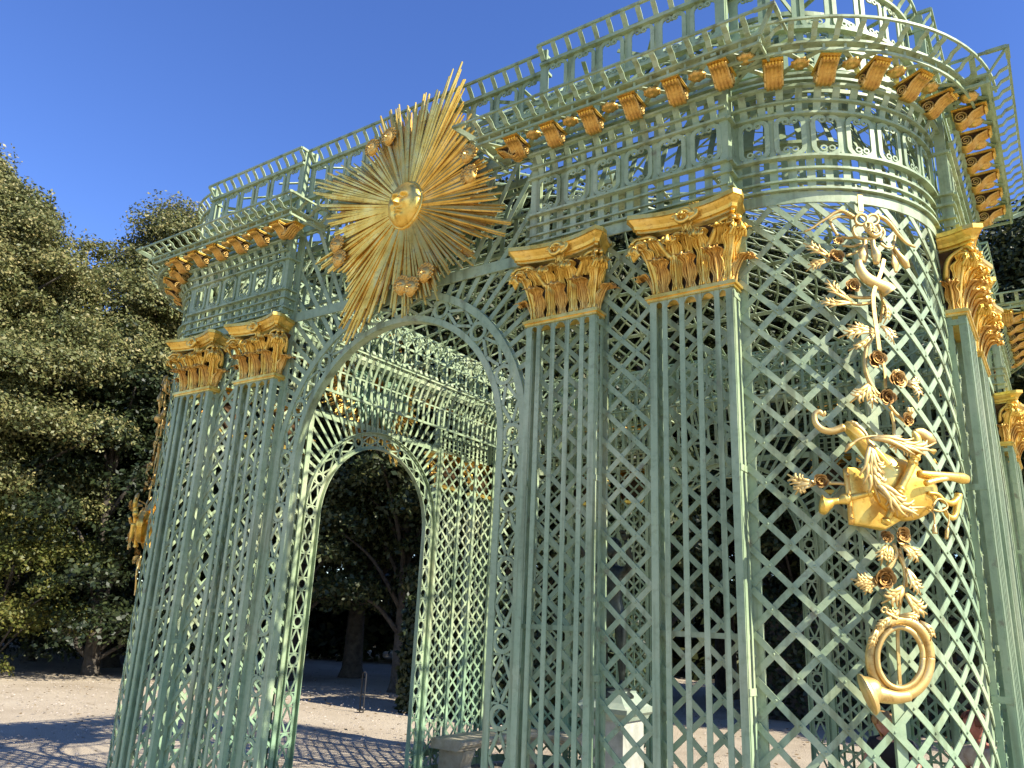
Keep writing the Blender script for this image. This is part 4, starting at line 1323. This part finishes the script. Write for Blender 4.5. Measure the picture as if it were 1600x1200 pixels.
def head_mesh(mb, c, fwd, up, s=1.0):
    """a head: skull with brow, eye sockets, nose, lips, chin and ears; c = centre, height 0.24 m"""
    f = nrm(arr(*fwd)); u = arr(*up); u = nrm(u - f * (u @ f)); r = np.cross(f, u); c = arr(*c)
    K, J = 22, 30; V = []
    def g(a, b, x, y, sx, sy): return math.exp(-((a - x) / sx) ** 2 - ((b - y) / sy) ** 2)
    for i in range(K):
        la = -PI / 2 + PI * i / (K - 1); row = []
        for j in range(J):
            lo = 2 * PI * j / J
            x = math.cos(la) * math.sin(lo); y = math.cos(la) * math.cos(lo); z = math.sin(la)
            jaw = max(0, -z)
            px = x * (.078 - .022 * jaw); py = y * (.098 if y < 0 else .092 - .004 * jaw); pz = z * .122
            if y < 0: py *= 1 - .35 * jaw; 
            if y > 0:
                py += .026 * g(x, z, 0, -.16, .13, .16) + .01 * g(x, z, 0, .08, .1, .2)
                py += -.012 * g(abs(x), z, .36, .06, .2, .12) + .006 * g(abs(x), z, .36, .24, .3, .08) + .006 * g(abs(x), z, .37, .05, .1, .06)
                py += .009 * g(x, z, 0, -.45, .22, .05) + .009 * g(x, z, 0, -.56, .2, .05) - .006 * g(x, z, 0, -.5, .25, .025)
                py += .014 * g(x, z, 0, -.82, .3, .14)
            row.append(c + s * (r * px + f * py + u * pz))
        V.append(row + [row[0]])
    grid(mb, V)
    for sg in (1, -1):
        p = c + s * (r * sg * .078 - f * .005 + u * .0)
        q = np.array([p + s * (u * .03 * math.cos(a) - f * .016 * math.sin(a) + r * sg * .006 * math.sin(a)) for a in np.linspace(0, 2 * PI, 12, endpoint=False)])
        tube(mb, q, .007 * s, 6, closed=True)

def hand(mb, wrist, d, n, s=1.0, curl=.6, side=1):
    """palm with four unequal bent fingers and a thumb; d = direction of fingers, n = back of the hand"""
    w = arr(*wrist); d = nrm(arr(*d)); n = arr(*n); n = nrm(n - d * (n @ d)); r = np.cross(d, n) * side
    palm = np.array([w, w + d * .03 * s, w + d * .065 * s, w + d * .088 * s])
    tube(mb, palm, np.array([.026, .036, .041, .036]) * s, 10, .45, np.tile(n, (4, 1)))
    for i, (off, L) in enumerate(((-.03, .062), (-.01, .074), (.01, .07), (.029, .054))):
        b = w + d * .083 * s + r * off * s
        d1 = d * math.cos(curl * .4) - n * math.sin(curl * .4); d2 = d * math.cos(curl) - n * math.sin(curl); d3 = d * math.cos(curl * 1.6) - n * math.sin(curl * 1.6)
        p = [b, b + d1 * L * .45 * s, b + d1 * L * .45 * s + d2 * L * .33 * s, b + d1 * L * .45 * s + d2 * L * .33 * s + d3 * L * .25 * s]
        tube(mb, np.array(p), np.array([.0095, .0088, .008, .0055]) * s, 7)
    b = w + d * .025 * s - r * .03 * s; td = nrm(d * .7 - r * .75 - n * .2)
    tube(mb, np.array([b, b + td * .03 * s, b + nrm(td + d * .4) * .055 * s, b + nrm(td + d * .5) * .075 * s]), np.array([.013, .0115, .010, .006]) * s, 7)

def make_statue():
    E = empty("bronze_statue", (0, 0, 1.33))
    tag(E, "dark bronze nude boy standing with raised arms on the marble pedestal", "statue")
    k = .8
    def P(x, y, z, r, r2=None): return (x * k, y * k, z * k, r * k, (r2 or r) * k)
    J = [P(0, 0, .88, .13, .10), P(.0, -.01, 1.02, .115, .085), P(0, -.02, 1.2, .14, .095), P(0, -.02, 1.36, .125, .08), P(0, -.02, 1.46, .05), P(0, -.03, 1.54, .05),
         P(.1, 0, .82, .088), P(.11, -.01, .48, .062), P(.11, .01, .3, .055), P(.11, .01, .09, .034), P(.12, -.13, .03, .035, .022),
         P(-.1, 0, .82, .088), P(-.12, -.05, .48, .062), P(-.13, .02, .3, .055), P(-.14, .05, .09, .034), P(-.16, -.08, .03, .035, .022),
         P(.2, -.02, 1.4, .055), P(.3, -.14, 1.5, .042), P(.33, -.3, 1.66, .032), P(.33, -.35, 1.72, .024),
         P(-.2, -.02, 1.4, .055), P(-.3, -.14, 1.5, .042), P(-.33, -.3, 1.66, .032), P(-.33, -.35, 1.72, .024)]
    Ed = [(0, 1), (1, 2), (2, 3), (3, 4), (4, 5), (0, 6), (6, 7), (7, 8), (8, 9), (9, 10), (0, 11), (11, 12), (12, 13), (13, 14), (14, 15), (3, 16), (16, 17), (17, 18), (18, 19), (3, 20), (20, 21), (21, 22), (22, 23)]
    skin_body("body", J, Ed, BRONZE, E)
    mb = MB(); head_mesh(mb, (0, -.05 * k, 1.66 * k), (0, -.85, .5), (0, .4, 1), 1.0 * k)
    mb.build("head", BRONZE, E, True)
    for s in (1, -1):
        mb = MB(); hand(mb, (s * .33 * k, -.35 * k, 1.72 * k), (0, -.6, .8), (0, .8, .6), k, .3, s); mb.build("hand", BRONZE, E, True)
    mb = MB(); rs = random.Random(5)
    for i in range(60):
        a = rs.uniform(0, 2 * PI); e = rs.uniform(.1, 1.4)
        d = arr(math.cos(a) * math.cos(e), math.sin(a) * math.cos(e) + .25, math.sin(e)); d = nrm(d)
        c = arr(0, -.04 * k, 1.68 * k) + d * .105 * k
        spiral(mb, c, nrm(np.cross(d, arr(.3, .2, 1))), nrm(np.cross(d, np.cross(d, arr(.3, .2, 1)))), .02, 1.2, .008, 10)
    mb.build("hair", BRONZE, E, True)
    mb = MB(); lathe(mb, [(0, -.0), (.2, 0), (.2, .02), (.17, .05), (.165, .08), (0, .085)], 24, (0, 0, -.06)); mb.build("plinth", BRONZE, E, True)
make_statue()

# ------------------------------------------------------------------ stone corner benches inside
def bench(k, label):
    E = empty("stone_bench", (0, 0, 0)); tag(E, label, "bench", "curved stone benches in the pavilion corners")
    a = k * PI / 2
    def W(x, y, z): return (x * math.cos(a) - y * math.sin(a), x * math.sin(a) + y * math.cos(a), z)
    # centre line in the front-right corner, then turned
    def line(off):
        pts = [(1.28, -(A - off)), (1.9, -(A - off))]
        for t in np.linspace(0, PI / 2, 13): pts.append((C + (R - off) * math.sin(t), -C - (R - off) * math.cos(t)))
        pts += [((A - off), -1.9), ((A - off), -1.28)]
        return pts
    mb = MB()
    prof = [(.10, .33), (.54, .33), (.545, .355), (.575, .37), (.585, .39), (.60, .40), (.60, .44), (.59, .452), (.10, .452)]
    L = [line(o) for o, z in prof]
    V = [[W(L[j][i][0], L[j][i][1], prof[j][1]) for j in range(len(prof))] for i in range(len(L[0]))]
    grid(mb, V)
    m = len(prof); mb.add(V[0], [tuple(range(m))]); mb.add(V[-1], [tuple(range(m - 1, -1, -1))])
    mb.build("seat_slab", STONE, E)
    for (x, y, rot) in ((1.5, -(A - .36), 0), (C + (R - .36) * .7071, -C - (R - .36) * .7071, PI / 4), ((A - .36), -1.5, PI / 2)):
        mb = MB()
        pr = spline([(-.17, 0), (-.2, .06), (-.15, .14), (-.19, .25), (-.21, .33)], 4)
        V = []
        for yy, z in pr:
            V.append([(-.11, yy, z), (.11, yy, z), (.11, .2, z), (-.11, .2, z), (-.11, yy, z)])
        R2 = rot
        def tf(p):
            lx, ly, lz = p; ly = -ly     # the console faces into the room
            gx = x + lx * math.cos(R2) - ly * math.sin(R2); gy = y + lx * math.sin(R2) + ly * math.cos(R2)
            return W(gx, gy, lz)
        grid(mb, [[tf(p) for p in row] for row in V])
        mb.build("console", STONE, E)
bench(2, "mossy stone corner bench behind the left side of the arch opening")
bench(1, "stone corner bench on which the two people sit behind the trophy")

# ------------------------------------------------------------------ people
def mat_flat(name, c, rough=.8):
    return mat_simple(name, tuple(x * .85 for x in c), tuple(min(1, x * 1.15) for x in c), 25, rough, .2, .002)
SKIN = mat_flat("skin", (.46, .22, .15), .5)
SKIN2 = mat_flat("reddened_skin", (.42, .16, .11), .5)
TEE = mat_flat("black_cotton", (.012, .013, .02), .85)
DENIM = mat_flat("blue_denim", (.06, .09, .16))
HAIR1 = mat_flat("blond_hair", (.42, .24, .09), .5)
HAIR2 = mat_flat("reddish_hair", (.16, .05, .025), .55)
SHIRT = mat_simple("beige_striped_shirt", (.34, .26, .2), (.55, .47, .38), 14, .85, .2, .003)
SHORTS = mat_flat("khaki_cotton", (.26, .21, .14))
PRINT = mat_flat("grey_print", (.12, .12, .15))
SHOE = mat_flat("dark_shoe", (.04, .04, .04))

def person(label, pos, yaw, lean, headfwd, top, trousers, hair, skin, long_hair, printed):
    """seated figure in its own axes: faces -y, hips at the origin, seat at z = 0"""
    E = empty("person", pos); E.rotation_euler = (0, 0, yaw)
    tag(E, label, "person", "people resting on the stone bench")
    l = lean
    J = [(0, 0, .10, .15, .12), (0, -.06 - .05 * l, .27, .135, .105), (0, -.1 - .16 * l, .42 - .08 * l, .15, .11), (0, -.11 - .24 * l, .52 - .13 * l, .115, .085), (0, -.13 - .3 * l, .585 - .17 * l, .052), (0, -.15 - .36 * l, .64 - .2 * l, .05)]
    E0 = [(0, 1), (1, 2), (2, 3), (3, 4), (4, 5)]
    hands = []
    for s in (1, -1):
        n = len(J)
        J += [(s * .17, -.12 - .24 * l, .5 - .12 * l, .058), (s * .245, -.2 - .12 * l, .27, .043), (s * .2, -.38 - .1 * l, .155, .034), (s * .175, -.43 - .1 * l, .135, .026)]
        E0 += [(3, n), (n, n + 1), (n + 1, n + 2), (n + 2, n + 3)]
        hands.append((s, J[n + 3][:3]))
        m = len(J)
        J += [(s * .1, -.12, .085, .092), (s * .13, -.44, .09, .065), (s * .14, -.5, -.1, .056), (s * .14, -.46, -.36, .036), (s * .15, -.5, -.405, .04, .03), (s * .17, -.62, -.42, .036, .022)]
        E0 += [(0, m), (m, m + 1), (m + 1, m + 2), (m + 2, m + 3), (m + 3, m + 4), (m + 4, m + 5)]
    skin_body("body", J, E0, skin, E)
    # tee shirt: same torso, a little fuller, with short sleeves
    T = [(0, .005, .06, .16, .135), (0, -.06 - .05 * l, .27, .158, .128), (0, -.1 - .16 * l, .42 - .08 * l, .172, .132), (0, -.11 - .24 * l, .52 - .13 * l, .158, .122), (0, -.125 - .27 * l, .575 - .16 * l, .1, .09)]
    TE = [(0, 1), (1, 2), (2, 3), (3, 4)]
    for s in (1, -1):
        n = len(T); T += [(s * .17, -.12 - .24 * l, .5 - .12 * l, .074), (s * .225, -.175 - .17 * l, .37 - .07 * l, .064)]; TE += [(3, n), (n, n + 1)]
    skin_body("t_shirt", T, TE, top, E)
    Q = [(0, 0, .09, .162, .132)]; QE = []
    for s in (1, -1):
        n = len(Q); Q += [(s * .1, -.12, .087, .102), (s * .128, -.40, .09, .078)]; QE += [(0, n), (n, n + 1)]
    skin_body("shorts", Q, QE, trousers, E)
    mb = MB(); hc = arr(0, -.18 - .40 * l, .76 - .22 * l)
    head_mesh(mb, hc, headfwd, (0, 0, 1))
    mb.build("head", skin, E, True)
    for s, p in hands:
        mb = MB(); hand(mb, p, (-.25 * s, -.9, -.35), (0, -.3, 1), .95, .7, s); mb.build("hand", skin, E, True)
    # hair: cap of strands from the crown
    mb = MB(); rs = random.Random(4)
    f = nrm(arr(*headfwd)); u = nrm(arr(0, 0, 1) - f * f[2]); r = np.cross(f, u)
    for i in range(170):
        a = rs.uniform(-PI, PI); fr = math.cos(a)
        if fr > .75 and rs.random() < .5: continue
        d0 = nrm(u + .2 * (r * math.sin(a) + f * math.cos(a) * .6)); d1 = nrm(r * math.sin(a) + f * (math.cos(a) * .9 - .15) + u * .35)
        pts = [hc + d0 * .118, hc + nrm(d0 + d1) * .117, hc + d1 * .103 + u * .02]
        if fr < .45:
            pts.append(hc + d1 * .098 - u * .04)
            if long_hair: pts += [hc + d1 * .1 - u * .12 - f * .02, hc + d1 * .09 - u * rs.uniform(.18, .26) - f * .03]
        P = spline(pts, 3); tube(mb, P, np.linspace(.014, .008, len(P)), 5)
    mb.build("hair", hair, E, True)
    for s in (1, -1):
        mb = MB()
        P = np.array([(s * .145, -.43, -.415), (s * .15, -.5, -.41), (s * .165, -.6, -.42), (s * .172, -.655, -.428)])
        tube(mb, P, np.array([.036, .046, .044, .026]), 10, .6, np.tile(arr(0, 0, 1.0), (4, 1)))
        mb.build("shoe", SHOE, E, True)
    if printed:
        mb = MB()      # pale round print across the chest
        for x0 in (-.07, .065):
            ring = np.array([(x0 + .045 * math.cos(a), -.222 - .16 * l - .02 * math.sin(a) - abs(x0) * -.25, .40 + .04 * math.sin(a)) for a in np.linspace(0, 2 * PI, 20, endpoint=False)])
            tube(mb, ring, .007, 5, closed=True)
        mb.build("shirt_print", PRINT, E, True)
    return E
person("blond person in a black printed t-shirt bending forward on the bench", (2.06, 2.42, .452), math.radians(-8), .55, (-.1, -.8, -.55), TEE, DENIM, HAIR1, SKIN, True, True)
person("person with reddish hair and a beige shirt at the right end of the bench", (2.98, 1.85, .452), math.radians(-42), .1, (-.25, -.9, -.12), SHIRT, SHORTS, HAIR2, SKIN2, False, False)

# ------------------------------------------------------------------ trees
def leaf_cloud(mb, centres, per, size, rs, jitter=.5):
    """many small bent leaves spread through clumps: centres = (x, y, z, r)"""
    allV = []
    for (cx, cy, cz, cr) in centres:
        n = int(per * cr * cr)
        d = rs.normal(size=(n, 3)); d /= np.linalg.norm(d, axis=1, keepdims=True)
        d[:, 2] = np.where(d[:, 2] < -.3, -d[:, 2] * .6, d[:, 2])
        rad = cr * (1 - jitter * rs.random(n) ** 1.7)
        wob = 1 + .18 * np.sin(d[:, 0] * 5 + cx * 3) * np.sin(d[:, 2] * 6 + cy) + .12 * np.sin(d[:, 1] * 11 + cz * 2)
        p = d * (rad * wob)[:, None] * np.array([1, 1, .78]) + np.array([cx, cy, cz])
        nn = d * .55 + np.array([0, 0, .45]) + rs.normal(size=(n, 3)) * .55
        nn /= np.linalg.norm(nn, axis=1, keepdims=True)
        t = np.cross(nn, rs.normal(size=(n, 3))); t /= np.linalg.norm(t, axis=1, keepdims=True) + 1e-9
        b = np.cross(nn, t)
        s = size * rs.uniform(.6, 1.25, n)[:, None]
        V = np.stack([p - t * s * .55, p + b * s * .34 - nn * s * .08, p + t * s * .6 - nn * s * .15, p - b * s * .34 - nn * s * .08], 1)
        allV.append(V)
    V = np.concatenate(allV)
    return V.reshape(-1, 3)
def leaf_object(name, V, mat, parent):
    n = len(V) // 4
    me = bpy.data.meshes.new(name)
    me.vertices.add(len(V)); me.vertices.foreach_set('co', V.ravel())
    me.loops.add(len(V)); me.loops.foreach_set('vertex_index', np.arange(len(V), dtype=np.int32))
    me.polygons.add(n); me.polygons.foreach_set('loop_start', np.arange(0, len(V), 4, dtype=np.int32))
    me.polygons.foreach_set('loop_total', np.full(n, 4, dtype=np.int32))
    me.update(calc_edges=True)
    me.materials.append(mat)
    o = bpy.data.objects.new(name, me); COL.objects.link(o)
    if parent is not None: o.parent = parent
    return o

def make_tree(name, H, rx, base, seed, mat, nclump, per, size, cone=.0, trunk_r=.28):
    """unit for copying: trunk with limbs, crown of leaf clumps on an uneven envelope"""
    E = empty(name)
    rs = np.random.default_rng(seed)
    mb = MB()
    lean = rs.normal(size=2) * .25
    tp = spline([(0, 0, -.2), (lean[0] * .2, lean[1] * .2, H * .2), (lean[0] * .6, lean[1] * .6, H * .45), (lean[0], lean[1], H * .85)], 6)
    rad = np.interp(np.linspace(0, 1, len(tp)), [0, .06, .3, 1], [trunk_r * 1.6, trunk_r, trunk_r * .8, .04])
    tube(mb, tp, rad, 12)
    cl = []
    for i in range(nclump):
        t = (i + .5) / nclump
        z = base + (H - base) * (t ** .9)
        env = rx * (math.sin(PI * min(1, (.12 + .88 * t)) ** .85) ** .6) * (1 - cone * t)
        a = i * 2.39996 + rs.uniform(-.5, .5)
        rr = env * rs.uniform(.5, 1.12)
        cr = rs.uniform(.6, 1.5) * (rx / 4.2) ** .5
        cl.append((lean[0] * t + rr * math.cos(a), lean[1] * t + rr * math.sin(a), z + rs.uniform(-.5, .5), cr))
        if i % 3 == 0:
            rr2 = rr * .45
            cl.append((lean[0] * t + rr2 * math.cos(a + 2), lean[1] * t + rr2 * math.sin(a + 2), z + .5, cr * 1.1))
    cl.append((lean[0], lean[1], H - .3, .9)); cl.append((lean[0] + .5, lean[1] - .3, H - .9, 1.0))
    for c in cl[::3]:
        z0 = max(base * .6, c[2] - math.hypot(c[0], c[1]) * .7 - .6)
        p0 = arr(lean[0] * z0 / H, lean[1] * z0 / H, z0)
        P = spline([p0, p0 * .5 + arr(c[0], c[1], c[2]) * .5 + arr(0, 0, .35), (c[0], c[1], c[2])], 4)
        tube(mb, P, np.linspace(trunk_r * .32, .02, len(P)), 6)
    mb.build("trunk", BARK, E, True)
    leaf_object("crown", leaf_cloud(None, cl, per, size, rs), mat, E)
    return E

T_LIME = make_tree("lime_tree", 13.0, 4.3, 4.4, 21, LEAF_LIME, 72, 2200, .09, .12)
T_LIME2 = make_tree("lime_tree", 12.0, 3.8, 3.8, 22, LEAF_LIME, 66, 2200, .09, .25)
T_DARK = make_tree("broadleaf_tree", 13.0, 4.2, 3.2, 23, LEAF_DARK, 85, 700, .15, .05, .3)
T_DARK2 = make_tree("broadleaf_tree", 13.5, 3.8, 2.4, 24, LEAF_DARK, 85, 700, .15, .2, .25)
T_BUSH = make_tree("tall_bush", 5.0, 2.4, .4, 25, LEAF_YEL, 40, 1300, .09, .2, .1)
T_SHADE = make_tree("shade_stand_in_tree", 8.0, 2.9, .5, 26, LEAF_BOX, 46, 900, .12, .3, .2)  # added dark trees standing in for the limes' shaded lower foliage
used = set()
def plant(proto, az, dist, h, label, cat, group, H0, turn):
    a = math.radians(az)
    o = proto if proto.name not in used else None
    if o is None: o = copy_tree(proto, None)
    used.add(proto.name)
    o.location = (CAM.x + dist * math.sin(a), CAM.y + dist * math.cos(a), 0)
    s = h / H0; o.scale = (s, s, s); o.rotation_euler = (0, 0, turn)
    tag(o, label, cat, group)
GL = "sunlit lime trees left of the pavilion"; GD = "dark trees behind the pavilion"
for az, d, h, p, lab in (
        (-72.3, 26, 13.3, T_LIME, "tall sunlit lime tree at the left picture edge, the highest crown there"),
        (-70.0, 25.5, 12.5, T_LIME2, "olive lime tree with a ragged top beside the tallest crown at left"),
        (-60.0, 29, 14.3, T_LIME, "lime tree nearest the pavilion's left corner, its bare trunk in deep shade"),
        (-64.0, 40, 13.5, T_LIME2, "lime tree set back between the two front crowns at left"),
        (-81, 31, 15, T_LIME2, "lime tree past the left picture edge"),
        (-56.5, 32, 14.0, T_LIME, "lime tree partly hidden behind the pavilion's left cornice")):
    plant(p, az, d, h, lab, "tree", GL, 13.0 if p is T_LIME else 12.0, az * 1.7)
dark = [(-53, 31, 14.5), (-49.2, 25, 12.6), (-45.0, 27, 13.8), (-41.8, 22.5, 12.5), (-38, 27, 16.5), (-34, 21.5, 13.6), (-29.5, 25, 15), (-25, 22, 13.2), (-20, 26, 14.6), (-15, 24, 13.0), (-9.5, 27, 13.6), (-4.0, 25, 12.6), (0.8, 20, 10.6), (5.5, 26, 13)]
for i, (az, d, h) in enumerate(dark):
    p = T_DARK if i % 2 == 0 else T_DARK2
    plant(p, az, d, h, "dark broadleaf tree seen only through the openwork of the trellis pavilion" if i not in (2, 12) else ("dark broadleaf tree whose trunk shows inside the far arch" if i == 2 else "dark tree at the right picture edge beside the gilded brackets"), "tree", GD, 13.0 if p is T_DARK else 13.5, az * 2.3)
plant(T_SHADE, -60.8, 25.5, 8.6, "near-black yew standing in the shade beside the pavilion's left corner", "tree", None, 8.0, 1.0)
plant(T_SHADE, -64.2, 31.5, 7.6, "near-black tree added to imitate shaded foliage between the bare lime trunk and the yellow-green bush", "tree", None, 8.0, 2.6)
plant(T_SHADE, -56.5, 27, 8.4, "near-black tree added to imitate shaded foliage, hidden behind the left pilasters of the pavilion", "tree", None, 8.0, 4.1)
plant(T_BUSH, -66.2, 25.5, 5.0, "yellow-green bush under the lime trees at the left edge", "bush", None, 5.0, 0)

# hedges
def hedge(name, x0, x1, y0, y1, h, n, label, seed, turn=0, loc=(0, 0)):
    rs = np.random.default_rng(seed)
    E = empty(name, (loc[0], loc[1], 0)); E.rotation_euler = (0, 0, turn)
    tag(E, label, "hedge", None)
    f = rs.integers(0, 5, n)
    x = rs.uniform(x0, x1, n); y = rs.uniform(y0, y1, n); z = h * rs.random(n) ** .9
    top = f == 4
    z[top] = h + rs.normal(size=top.sum()) * .05
    y[(f == 0)] = y0; y[(f == 1)] = y1; x[f == 2] = x0; x[f == 3] = x1
    p = np.stack([x, y, z], 1) + rs.normal(size=(n, 3)) * .05
    nn = rs.normal(size=(n, 3)) + np.stack([(f == 3) * 1. - (f == 2), (f == 1) * 1. - (f == 0), top * 1.], 1) * 1.2
    nn /= np.linalg.norm(nn, axis=1, keepdims=True)
    t = np.cross(nn, rs.normal(size=(n, 3))); t /= np.linalg.norm(t, axis=1, keepdims=True); b = np.cross(nn, t)
    s = rs.uniform(.05, .1, n)[:, None]
    V = np.stack([p - t * s, p + b * s * .6, p + t * s, p - b * s * .6], 1).reshape(-1, 3)
    leaf_object("foliage", V, LEAF_BOX, E)
    mb = MB(); e = .1
    box(mb, (x0 + e, y0 + e, -.1), (x1 - e, y1 - e, h - .15)); mb.build("branch_core", BARK, E)
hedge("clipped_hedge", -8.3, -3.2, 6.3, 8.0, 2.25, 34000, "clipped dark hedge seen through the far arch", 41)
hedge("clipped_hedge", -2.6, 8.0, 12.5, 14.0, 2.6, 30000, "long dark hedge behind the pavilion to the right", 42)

# distant wood closing the view under the crowns
def wood():
    rs = np.random.default_rng(77)
    cl = []
    for i in range(330):
        a = math.radians(rs.uniform(-100, 18)); d = rs.uniform(34, 50)
        cl.append((CAM.x + d * math.sin(a), CAM.y + d * math.cos(a), rs.uniform(.2, 8.0) * rs.random() ** .5, rs.uniform(1.2, 2.3)))
    for i in range(260):
        a = math.radians(-104 + 124 * i / 260); d = rs.uniform(36, 40)
        cl.append((CAM.x + d * math.sin(a), CAM.y + d * math.cos(a), rs.uniform(.2, 2.6), rs.uniform(1.1, 1.7)))
    o = leaf_object("distant_wood", leaf_cloud(None, cl, 110, .42, rs), LEAF_DARK, None)
    tag(o, "dark mass of woodland closing the view beyond the nearer trees", "wood", kind="stuff")
wood()

# black iron tree guard on the gravel
mb = MB()
for x in (-.05, .05):
    tube(mb, np.array([(x, 0, -.05), (x, 0, .72)]), .014, 8)
tube(mb, np.array([(-.05, 0, .72), (0, 0, .75), (.05, 0, .72)]), .014, 8); tube(mb, np.array([(-.05, 0, .3), (.05, 0, .3)]), .01, 8)
lathe(mb, [(0, 0), (.1, 0), (.1, .015), (0, .02)], 12)
o = mb.build("iron_post", IRON); o.location = (-8.75, 5.65, 0)
tag(o, "short black iron double post standing on the gravel by the hedge", "post")
# fallen leaves scattered over the gravel
rs = np.random.default_rng(9); n = 2600
p = np.stack([rs.uniform(-26, 8, n), rs.uniform(-3, 14, n), np.full(n, .035)], 1)
t = rs.normal(size=(n, 3)) * [1, 1, .15]; t /= np.linalg.norm(t, axis=1, keepdims=True); b = np.cross([0, 0, 1.0], t)
s = rs.uniform(.02, .05, n)[:, None]
V = np.stack([p - t * s, p + b * s * .6 + [0, 0, .01], p + t * s, p - b * s * .6], 1).reshape(-1, 3)
o = leaf_object("fallen_leaves", V, mat_leaf("dry_leaves", [(0, (.1, .06, .03)), (1, (.25, .17, .08))], .1), None)
tag(o, "dry brown leaves scattered over the gravel", "leaves", kind="stuff")

# loose stones on the gravel
rs = np.random.default_rng(12); n = 5200
c = np.stack([rs.uniform(-17, -2, n), rs.uniform(-4, 9, n), np.full(n, .018)], 1)
r = (rs.random(n) ** 3 * .022 + .007)[:, None]
o6 = np.array([[1, 0, 0], [0, 1, 0], [-1, 0, 0], [0, -1, 0], [0, 0, .7], [0, 0, -.7]])
V = (c[:, None, :] + o6[None] * r[:, None] * rs.uniform(.7, 1.3, (n, 6, 1))).reshape(-1, 3)
F = [(6 * i + a, 6 * i + b, 6 * i + k) for i in range(n) for a, b, k in ((0, 1, 4), (1, 2, 4), (2, 3, 4), (3, 0, 4))]
mb = MB(); mb.add(V, F); o = mb.build("gravel_stones", mat_simple("pebble", (.22, .18, .14), (.55, .48, .40), 3, .9))
tag(o, "loose pebbles strewn over the gravel beside the pavilion", "stones", kind="stuff")
